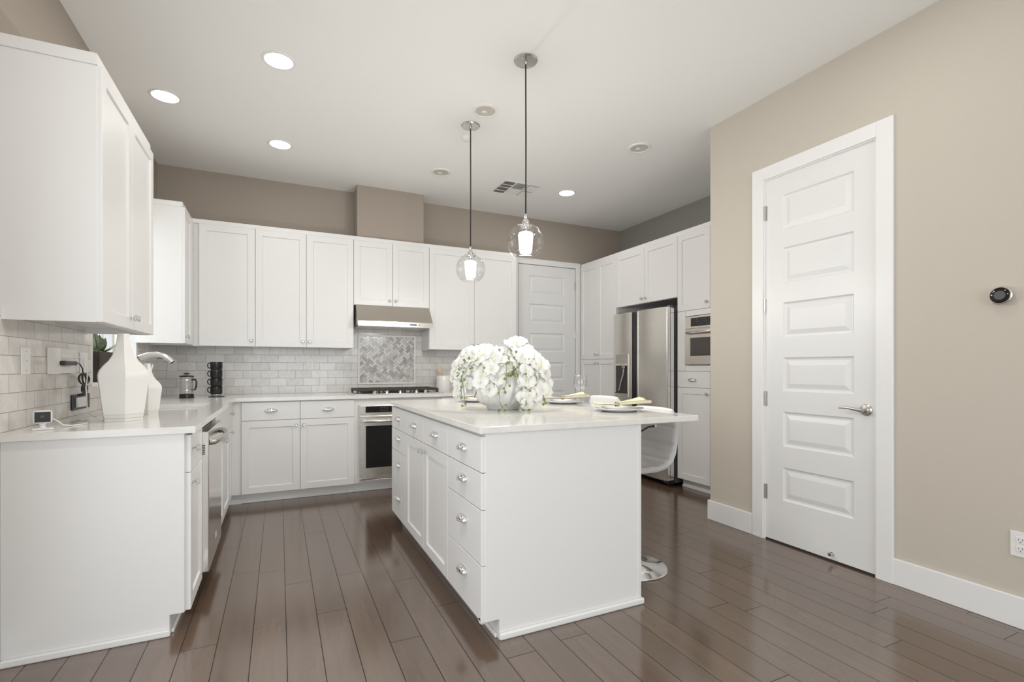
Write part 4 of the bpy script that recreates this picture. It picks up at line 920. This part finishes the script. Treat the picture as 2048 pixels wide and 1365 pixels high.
for z_ in (0.07, 0.155): b.lathe([(0.0488, z_ - 0.004), (0.0505, z_ - 0.004), (0.0505, z_ + 0.004), (0.0488, z_ + 0.004), (0.0488, z_ - 0.004)], (cx, cy, ZW), 28, 'z', False, False)
b.obj('frame', M_chrome, fp, True)
# stack of four black mugs on a chrome and black rack
cx, cy = -0.505, 5.06
rk = thing('mug_rack', (cx, cy, ZW), 'round black rack base with chrome collar under the stacked black mugs', 'mug rack')
b = B(); b.lathe([(0.064, 0), (0.064, 0.004), (0.05, 0.008), (0, 0.008)], (cx, cy, ZW), 28, 'z', True, False); b.obj('base', M_black, rk, True)
b = B(); b.lathe([(0.038, 0.0082), (0.042, 0.014), (0.042, 0.0225), (0, 0.0225)], (cx, cy, ZW), 28, 'z', True, False); b.obj('collar', M_chrome, rk, True)
mug = thing('mug', (cx, cy, ZW + 0.023), 'lowest of the four stacked black mugs, sitting on the round rack', 'mug', 'stacked black mugs')
b = B(); b.lathe([(0.040, 0), (0.044, 0.003), (0.0475, 0.012), (0.0485, 0.070), (0.0475, 0.0708), (0.0455, 0.069), (0.045, 0.012), (0, 0.008)], (0, 0, 0), 36, 'z', True, False); lobj(b, 'body', M_mug, mug)
b = B(); b.tube([(-0.0455 * ux - q * ux, -0.0455 * uy - q * uy, z_) for q, z_ in ((0, 0.060), (0.022, 0.060), (0.031, 0.048), (0.031, 0.030), (0.022, 0.018), (0.002, 0.017))], 0.0045, 10); lobj(b, 'handle', M_mug, mug, True, 60)
for k, l in ((1, 'second black mug from the bottom of the stack in the corner'), (2, 'third black mug from the bottom of the stack in the corner'), (3, 'topmost of the four stacked black mugs in the corner')):
    m2 = copy_tree(mug); m2.location.z = ZW + 0.023 + 0.0718 * k; m2['label'] = l
# utensil crock and spoon
cx, cy = 1.642, 5.25
b = B(); b.lathe([(0.074, 0), (0.077, 0.004), (0.077, 0.168), (0.075, 0.171), (0.071, 0.168), (0.071, 0.012), (0, 0.010)], (cx, cy, ZW), 36, 'z', True, False)
tag(b.obj('utensil_crock', M_cer, None, True, 40, loc=(cx, cy, ZW)), 'white cylindrical utensil crock on the worktop right of the cooktop', 'crock')
b = B()
d_ = Vector((-0.100, 0.0, 0.255)); p0 = Vector((cx + 0.048, cy, ZW + 0.022))
b.tube([p0 + d_ * t for t in (0, 0.35, 0.66)], 0.0055, 10)
ax_ = d_.normalized(); c_ = p0 + d_ * 0.83
M_ = Matrix.Translation(c_) @ Vector((0, 0, 1)).rotation_difference(ax_).to_matrix().to_4x4()
b.T = M_; b.sphere((0, 0, 0), 1.0, 16, 10, (0.026, 0.007, 0.05)); b.T = None
tag(b.obj('wooden_spoon', M_wood, None, True, 60, loc=p0), 'pale wooden spoon leaning left in the white utensil crock', 'spoon')
# succulent on the window sill
su = thing('potted_succulent', (-1.045, 3.96, WZ0), 'spiky green succulent in a dark wood planter on the window sill', 'plant')
P0, P1, PZ = 3.80, 4.12, WZ0
b = B()
for k in range(8):
    y = P0 + (P1 - P0) * k / 8; b.box(-1.001, -0.996, y + 0.001, y + 0.039, PZ, PZ + 0.19, 0.001)
b.box(-1.092, -1.001, P0, P0 + 0.012, PZ, PZ + 0.19); b.box(-1.092, -1.001, P1 - 0.012, P1, PZ, PZ + 0.19); b.box(-1.092, -1.082, P0 + 0.012, P1 - 0.012, PZ, PZ + 0.19); b.box(-1.012, -1.001, P0 + 0.012, P1 - 0.012, PZ, PZ + 0.19); b.box(-1.082, -1.012, P0 + 0.012, P1 - 0.012, PZ, PZ + 0.17)
b.obj('planter', M_darkwood, su)
b = B(); b.box(-1.082, -1.012, P0 + 0.012, P1 - 0.012, PZ + 0.1702, PZ + 0.188)
for k in range(60): b.sphere((random.uniform(-1.078, -1.016), random.uniform(P0 + 0.02, P1 - 0.02), PZ + 0.188), random.uniform(0.004, 0.008), 6, 4)
b.obj('gravel', M_gravel, su)
b = B()
def leaf(base, az, el, L, W):
    ca, sa = math.cos(az), math.sin(az); up = Vector((0, 0, 1)); out = Vector((ca, sa, 0)); side = Vector((-sa, ca, 0)); base = Vector(base)
    def fn(s):
        def g_(u, v):
            e = el + 0.35 * u; w_ = W * (math.sin(PI * min(1, 0.12 + u * 0.88)) ** 0.7) * (1 - u * 0.25); a = (v - 0.5) * 2
            return base + out * (L * u * math.cos(e)) + up * (L * u * math.sin(e) + 0.35 * W * a * a * (1 - u) + s * 0.006 * (1 - a * a) * (1 - u * 0.8)) + side * (w_ * a)
        return g_
    b.grid(fn(1), 10, 6); b.grid(fn(-1), 10, 6)
for k in range(26):
    el = [0.15, 0.45, 0.8, 1.15][k % 4]; leaf((-1.047, 3.90 if k % 2 else 4.03, PZ + 0.19), k * 2.399, el, random.uniform(0.10, 0.125) * (0.62 if abs(math.cos(k * 2.399)) * math.cos(el) > 0.55 else 1.0), random.uniform(0.018, 0.024))
b.obj('leaves', M_succ, su, True, 60)

# ------------------------------------------------------------------ island: place settings, glass, stools
ZI = 0.9232
def dish(R, H):
    return [(0.0, 0.003), (R * 0.55, 0.003), (R * 0.60, 0.0), (R * 0.64, 0.002), (R * 0.70, 0.006), (R * 0.98, H - 0.003), (R, H - 0.001), (R * 0.995, H + 0.001), (R * 0.96, H), (R * 0.70, 0.011), (R * 0.6, 0.0075), (0.0, 0.0075)]
def plates(x, y, l1, l2):
    r1 = dish(0.146, 0.020); b = B(); b.lathe(r1, (x, y, ZI), 56, 'z', False, False)
    tag(b.obj('dinner_plate', M_china, None, True, 50, loc=(x, y, ZI)), l1, 'plate', 'dinner plates on the island')
    b = B(); b.lathe(dish(0.098, 0.016), (x, y, ZI + 0.0078), 48, 'z', False, False)
    tag(b.obj('salad_plate', M_china, None, True, 50, loc=(x, y, ZI + 0.0078)), l2, 'plate', 'salad plates on the island')
def napkin(x, y, rz, label):
    r = thing('napkin', (x, y, ZI + 0.026), label, 'napkin', 'yellow napkins on the plates', rz)
    def W(u): return 0.020 + (0.050 * ((0.45 - u) / 0.45) ** 1.1 if u < 0.45 else 0.062 * ((u - 0.45) / 0.55) ** 0.9)
    def top(s):
        def fn(u, v):
            a = (v - 0.5) * 2; x_ = -0.135 + 0.29 * u + (0.018 * math.cos(a * 7) * max(0, u - 0.75) * 4)
            amp = 0.012 * abs(u - 0.45) / 0.45 + (0.012 if u > 0.45 else 0)
            z = 0.008 + (0.017 * ((u - 0.45) / 0.55) if u > 0.45 else 0.004 * (0.45 - u)) * (1 - 0.25 * a * a) + amp * (0.5 + 0.5 * math.cos(a * 8 + u * 3)) + s * 0.0035
            return Vector((x_, W(u) * a, z))
        return fn
    b = B(); b.grid(top(1), 22, 30); b.grid(top(0), 22, 30); lobj(b, 'cloth', M_nap, r, True, 60)
    b = B(); b.lathe([(0.019, -0.010), (0.0225, -0.010), (0.0225, 0.010), (0.019, 0.010), (0.019, -0.010)], (0, 0, 0), 24, 'x', False, False)
    for v in b.v: v.z = v.z * 0.62 + 0.014; v.x -= 0.005
    lobj(b, 'napkin_ring', mat('ring_tan', (0.45, 0.36, 0.22), 0.35), r)
RZ = -0.40
sets = [((1.775, 2.315), 'nearest place setting by the end of the island'), ((1.815, 2.985), 'middle place setting behind the wine glass'),
        ((1.83, 3.50), 'far place setting behind the orchids'), ((1.33, 3.42), 'place setting at the back left, behind the flower bowl')]
for (x, y), l in sets:
    plates(x, y, 'white dinner plate, ' + l, 'small white plate stacked at the ' + l)
    napkin(x, y, RZ, 'pale yellow napkin, ' + l)
wg = thing('wine_glass', (1.785, 2.725, ZI), 'clear stemmed wine glass on the island right of the orchids', 'wine glass')
b = B(); b.lathe([(0.036, 0.0), (0.036, 0.002), (0.010, 0.005), (0.0042, 0.012), (0.0036, 0.06), (0.0045, 0.088), (0.010, 0.094)], (1.785, 2.725, ZI), 32, 'z', True, True); b.obj('stem', M_stemware, wg, True, 60)
b = B(); bp = [(0.0, 0.0945), (0.012, 0.0965), (0.030, 0.112), (0.042, 0.132), (0.0445, 0.15), (0.042, 0.175), (0.0365, 0.203)]
b.lathe(bp + [(max(r_ - 0.0013, 0.0), z_ + 0.0008) for r_, z_ in bp[::-1]], (1.785, 2.725, ZI), 40, 'z', False, False); b.obj('bowl', M_stemware, wg, True, 60)
# bar stools
st = thing('bar_stool', (1.880, 2.315, 0), 'white bucket bar stool with chrome disc base, nearest, at the island end', 'bar stool', 'white bar stools at the island')
path = [(-0.205, 0.596), (-0.19, 0.606), (-0.15, 0.602), (-0.06, 0.592), (0.03, 0.592), (0.09, 0.604), (0.135, 0.634), (0.160, 0.680), (0.172, 0.740), (0.178, 0.81), (0.180, 0.87), (0.178, 0.915), (0.170, 0.936)]
# arc-length resample
def resample(p, n):
    L = [0]
    for a, c in zip(p, p[1:]): L.append(L[-1] + math.dist(a, c))
    out = []
    for i in range(n + 1):
        t = L[-1] * i / n; k = max(j for j in range(len(L)) if L[j] <= t + 1e-9); k = min(k, len(p) - 2)
        f = (t - L[k]) / (L[k + 1] - L[k]); out.append(tuple(p[k][q] + (p[k + 1][q] - p[k][q]) * f for q in range(2)))
    return out
path = resample(path, 60)
def shell(b):
    n = len(path) - 1; nv = 20; WY = 0.205
    def nrm(i):
        a = path[max(i - 1, 0)]; c = path[min(i + 1, n)]; d = Vector((c[0] - a[0], c[1] - a[1])).normalized(); return Vector((-d.y, d.x))
    rows = []
    for i in range(n + 1):
        q = path[i]; nn = nrm(i); f = i / n; row = []
        half = WY * (1 - 0.16 * max(0, (f - 0.82) / 0.18) ** 2) * (1 - 0.12 * max(0, (0.06 - f) / 0.06) ** 2)
        th = 0.019 * min(1.0, 0.45 + 6 * min(f, 1 - f))
        for side in (1, -1):
            seq = range(nv + 1) if side == 1 else range(nv, -1, -1)
            for j in seq:
                a = (j / nv - 0.5) * 2; e = th * math.sqrt(max(0.0, 1 - abs(a) ** 8)) if abs(a) < 1 else 0
                seam = 0.0035 * (1 - min(1, abs(((f * 6.5) % 1) - 0.5) * -2 + 1) ** 0.25 * 1.0) if side == 1 else 0
                curl = 0.020 * abs(a) ** 3
                off = (e - (0.009 * math.exp(-(((f * 6.5) % 1 - 0.5) / 0.10) ** 2) if side == 1 and abs(a) < 0.9 else 0)) * side + curl
                row.append(b.av((q[0] + nn.x * off, half * a, q[1] + nn.y * off)))
        rows.append(row)
    for r0, r1 in zip(rows, rows[1:]): b.bridge(r0, r1)
    b.face(rows[0]); b.face(rows[-1])
b = B(); shell(b); lobj(b, 'seat_shell', M_leather, st, True, 70)
b = B(); b.lathe([(0.198, 0.0), (0.200, 0.004), (0.196, 0.010), (0.15, 0.017), (0.07, 0.030), (0.040, 0.048), (0.030, 0.060)], (0, 0, 0), 56, 'z', True, True); lobj(b, 'base', M_chrome, st)
b = B(); b.lathe([(0.027, 0.0605), (0.027, 0.30), (0.022, 0.302), (0.022, 0.545), (0.06, 0.556), (0.06, 0.568)], (0, 0, 0), 28, 'z', True, True); lobj(b, 'column', M_chrome, st)
b = B(); pts = [(0.0, -0.027, 0.27), (-0.05, -0.11, 0.262), (-0.12, -0.115, 0.26), (-0.155, -0.08, 0.26), (-0.163, 0, 0.26), (-0.155, 0.08, 0.26), (-0.12, 0.115, 0.26), (-0.05, 0.11, 0.262), (0.0, 0.027, 0.27)]
b.tube(pts, 0.009, 10); lobj(b, 'footrest', M_chrome, st, True, 60)
s2 = copy_tree(st); s2.location = (1.99, 2.96, 0.0); 
for q in s2.children:
    if q.name.startswith('seat_shell'): q.location.z += 0.030
    if q.name.startswith('column'): q.scale.z = 1.053; q.location.z = -0.0032
s2['label'] = 'farther white bucket bar stool, only its rounded back showing above the island'

# ------------------------------------------------------------------ orchids in a ribbed white bowl
OC = Vector((1.235, 2.735, 0.0)); OB = Vector((OC.x, OC.y, ZI))
orc = thing('orchid_arrangement', OB, 'white orchids spilling from a ribbed white bowl on the island', 'flower arrangement')
def ribbed(prof, seg, ribs, amp, twist):
    rs = []
    for r_, z_ in prof:
        rs.append([OB + Vector(((r_ + (amp * (abs(math.sin(ribs * (2 * PI * k / seg + twist * z_) / 2)) - 0.5) if r_ > 0.12 else 0)) * math.cos(2 * PI * k / seg), (r_ + (amp * (abs(math.sin(ribs * (2 * PI * k / seg + twist * z_) / 2)) - 0.5) if r_ > 0.12 else 0)) * math.sin(2 * PI * k / seg), z_)) for k in range(seg)])
    return rs
prof = [(0.092, 0.0), (0.098, 0.004), (0.100, 0.016), (0.125, 0.030), (0.150, 0.052), (0.170, 0.085), (0.178, 0.120), (0.176, 0.155), (0.166, 0.185), (0.158, 0.197), (0.150, 0.197), (0.155, 0.18), (0.165, 0.15), (0.165, 0.10)]
b = B(); rr = [b.ring(q) for q in ribbed(prof, 144, 20, 0.015, 8.0)]
for p_, q_ in zip(rr, rr[1:]): b.bridge(p_, q_)
b.face(rr[0]); b.face(rr[-1]); b.obj('bowl', M_cer, orc, True, 60)
def mk_blossom():
    b = B()
    def petal(ang, L, W, lift, cup, ruff=0.0):
        ca, sa = math.cos(ang), math.sin(ang)
        def fn(s):
            def g_(u, v):
                a = (v - 0.5) * 2; rad = 0.004 + L * u; w_ = W * math.sin(PI * (0.06 + 0.90 * u) ** 0.85) ** 0.75 if u < 1 else W * 0.12
                y_ = lift * u + cup * (u * (1 - u)) * 4 - cup * 0.8 * a * a * (0.3 + u) + ruff * math.sin(a * 6) * u + s * 0.0006
                lx, lz = rad, w_ * a
                return Vector((lx * ca - lz * sa, -y_, lx * sa + lz * ca))
            return g_
        b.grid(fn(1), 7, 6); b.grid(fn(-1), 7, 6)
    petal(0.12, 0.045, 0.031, 0.006, 0.006, 0.0015); petal(PI - 0.12, 0.045, 0.031, 0.006, 0.006, 0.0015)
    petal(PI / 2, 0.042, 0.018, -0.001, 0.003); petal(-0.95, 0.040, 0.017, -0.001, 0.003); petal(PI + 0.95, 0.040, 0.017, -0.001, 0.003)
    b.m = 1; b.sphere((0, -0.011, -0.004), 0.0048, 8, 6, (1, 1.1, 1.1)); b.tube([(0, -0.010, -0.006), (0, -0.016, -0.014), (0, -0.013, -0.021)], [0.004, 0.003, 0.0015], 8)
    return b.mesh('blossom', [M_petal, M_lip], smooth=True, angle=70)
BLOS = mk_blossom()
cs, sn = math.cos(YAW), math.sin(YAW)
fwd = Vector((sn, cs, 0)); rgt = Vector((cs, -sn, 0)); CC = Vector((OC.x, OC.y, 1.075))
def dome(x, y, k=1.0, back=False):
    """point on the drooping dome of the bouquet; x, y measured on an 8x enlargement of the bouquet's own outline"""
    a = (x - 930) / 2715.0; z = (1215 - y) / 2715.0 + 0.928
    h = a - 0.0; e = (h / 0.31) ** 2 + ((z - CC.z) / 0.30) ** 2
    dep = 0.235 * math.sqrt(max(0.03, 1 - min(e, 0.97)))
    p = CC + rgt * (h + 0.0) + fwd * (dep * k if back else -dep * k); p.z = max(z, 0.93)
    return p
TG = [(280,320),(350,290),(470,300),(580,270),(670,235),(630,350),(760,320),(830,300),(540,420),(450,400),(720,430),(800,420),(930,320),(900,420),(560,540),(640,590),(760,560),(860,560),(980,540),(700,670),(600,670),(520,600),(330,460),(260,460),(185,490),(160,600),(230,650),(150,710),(350,600),(370,800),(240,830),(210,905),(255,930),(650,800),(590,770),(780,790),(840,700),(720,880),
      (1060,160),(1150,140),(1235,155),(1120,230),(1200,260),(1300,250),(1090,310),(1210,340),(1340,310),(1130,400),(1260,400),(1400,330),(1440,400),(1330,470),(1220,510),(1450,490),(1550,490),(1540,590),(1420,580),(1300,590),(1600,640),(1530,680),(1400,680),(1310,740),(1630,800),(1560,800),(1440,790),(1340,830),(1270,780),(1610,920),(1550,880),(1330,960),(1270,1000),(1370,1060),(1440,1040),(1310,1110),(1420,970)]
rnd = random.Random(3)
def place_blossom(p, out, k):
    out = (out + Vector((rnd.uniform(-.35, .35), rnd.uniform(-.35, .35), rnd.uniform(-.15, .35)))).normalized()
    q = Vector((0, -1, 0)).rotation_difference(out).to_matrix().to_4x4()
    inst('blossom', BLOS, orc, Matrix.Translation(p) @ q @ Matrix.Rotation(rnd.uniform(-0.6, 0.6), 4, 'Y') @ Matrix.Scale(k, 4))
for i, (x, y) in enumerate(TG):
    p = dome(x, y, 0.82 + 0.24 * rnd.random()); o_ = (p - Vector((CC.x, CC.y, 1.02))); o_.z *= 0.7
    p.z = max(p.z, 0.968)
    place_blossom(p, o_.normalized() - fwd * 0.45, rnd.uniform(0.92, 1.15))
for i in range(17):
    x, y = rnd.uniform(330, 1500), rnd.uniform(260, 800); p = dome(x, y, 0.95, True); place_blossom(p, (p - CC).normalized(), rnd.uniform(0.9, 1.1))
# arching flower stems
for k in range(11):
    a = 2 * PI * k / 11 + 0.3; R_ = 0.13 + 0.03 * (k % 3); top = 1.15 + 0.025 * ((k * 5) % 4)
    d_ = Vector((math.cos(a), math.sin(a), 0)); pts = []
    for i in range(13):
        t = i / 12; pts.append(Vector((OC.x, OC.y, 1.03)) + d_ * (R_ * t ** 0.9) + Vector((0, 0, (top - 1.03) * math.sin(PI * min(1, t * 1.1) * 0.62) - 0.17 * max(0, t - 0.6) / 0.4)))
    b = B(); b.tube(pts, 0.0028, 6); b.obj('stem', M_stem, orc, True, 60)
# trailing sprigs with small round leaves
def sprig(pts, leaves, k=1.10):
    P = [dome(x, y, k) for x, y in pts]
    b = B()
    if len(P) > 1: b.tube(P, 0.0017, 6)
    L = []
    for x, y in leaves:
        q = dome(x, y, k + 0.01); L.append(q)
        if P:
            n_ = min(P, key=lambda r_: (r_ - q).length)
            if 0.006 < (n_ - q).length < 0.06: b.tube([n_, (n_ + q) / 2 + Vector((0, 0, 0.004)), q], 0.0011, 5)
    s_ = b.obj('sprig', M_stem, orc, True, 60)
    b = B()
    for q in L: q = q.copy(); q.z = max(q.z, ZI + 0.010); b.sphere(q, 0.0085 * rnd.uniform(0.75, 1.15), 10, 7, (1, 0.6, 1))
    b.obj('sprig_leaves', M_leaf, s_, True)
sprig([(440,390),(390,410),(340,440),(300,500),(275,560),(272,640),(280,700),(310,800),(325,920),(338,1040),(350,1160)], [(400,395),(310,420),(232,510),(232,572),(312,610),(205,635),(207,682),(275,755),(335,735),(280,845),(280,1010),(287,1150),(345,1110)])
sprig([(985,480),(990,630),(995,760),(962,860),(970,920)], [(965,715),(1040,820),(945,860),(970,920),(1055,635),(1100,535),(1120,675),(1140,632),(1020,470)])
sprig([(735,740),(790,780),(810,850)], [(650,545)])
sprig([(868,930),(892,1000),(880,1060),(925,1150),(880,1205)], [(872,930),(980,1115),(875,1212),(968,1222)])
sprig([(1240,600),(1245,660),(1230,690)], [(1285,640),(1160,535),(1185,480)])
sprig([(1270,850),(1340,890),(1370,910)], [(1280,850),(1350,900)])
sprig([(1290,1050),(1300,1100),(1240,1190)], [(1158,1115),(1225,1105),(1240,1185),(1255,1205),(1330,1212),(1350,1195),(1155,1165)])
sprig([(1570,980),(1590,1060),(1600,1090)], [(1588,1065),(1617,1110),(1573,1125)])
sprig([(1300,150),(1350,220),(1390,230)], [(1320,157),(1375,225),(1155,105)], 1.0)
sprig([(870,485),(940,480),(1000,478)], [(880,265),(1010,470)])
sprig([(1000,310),(1010,270),(1050,235)], [(1025,405)])
sprig([(420,570),(455,520),(490,480)], [(425,565),(455,545)])
sprig([(1480,635),(1540,640)], [(1340,415)])
sprig([(1485,665),(1510,730)], [(1140,300)])
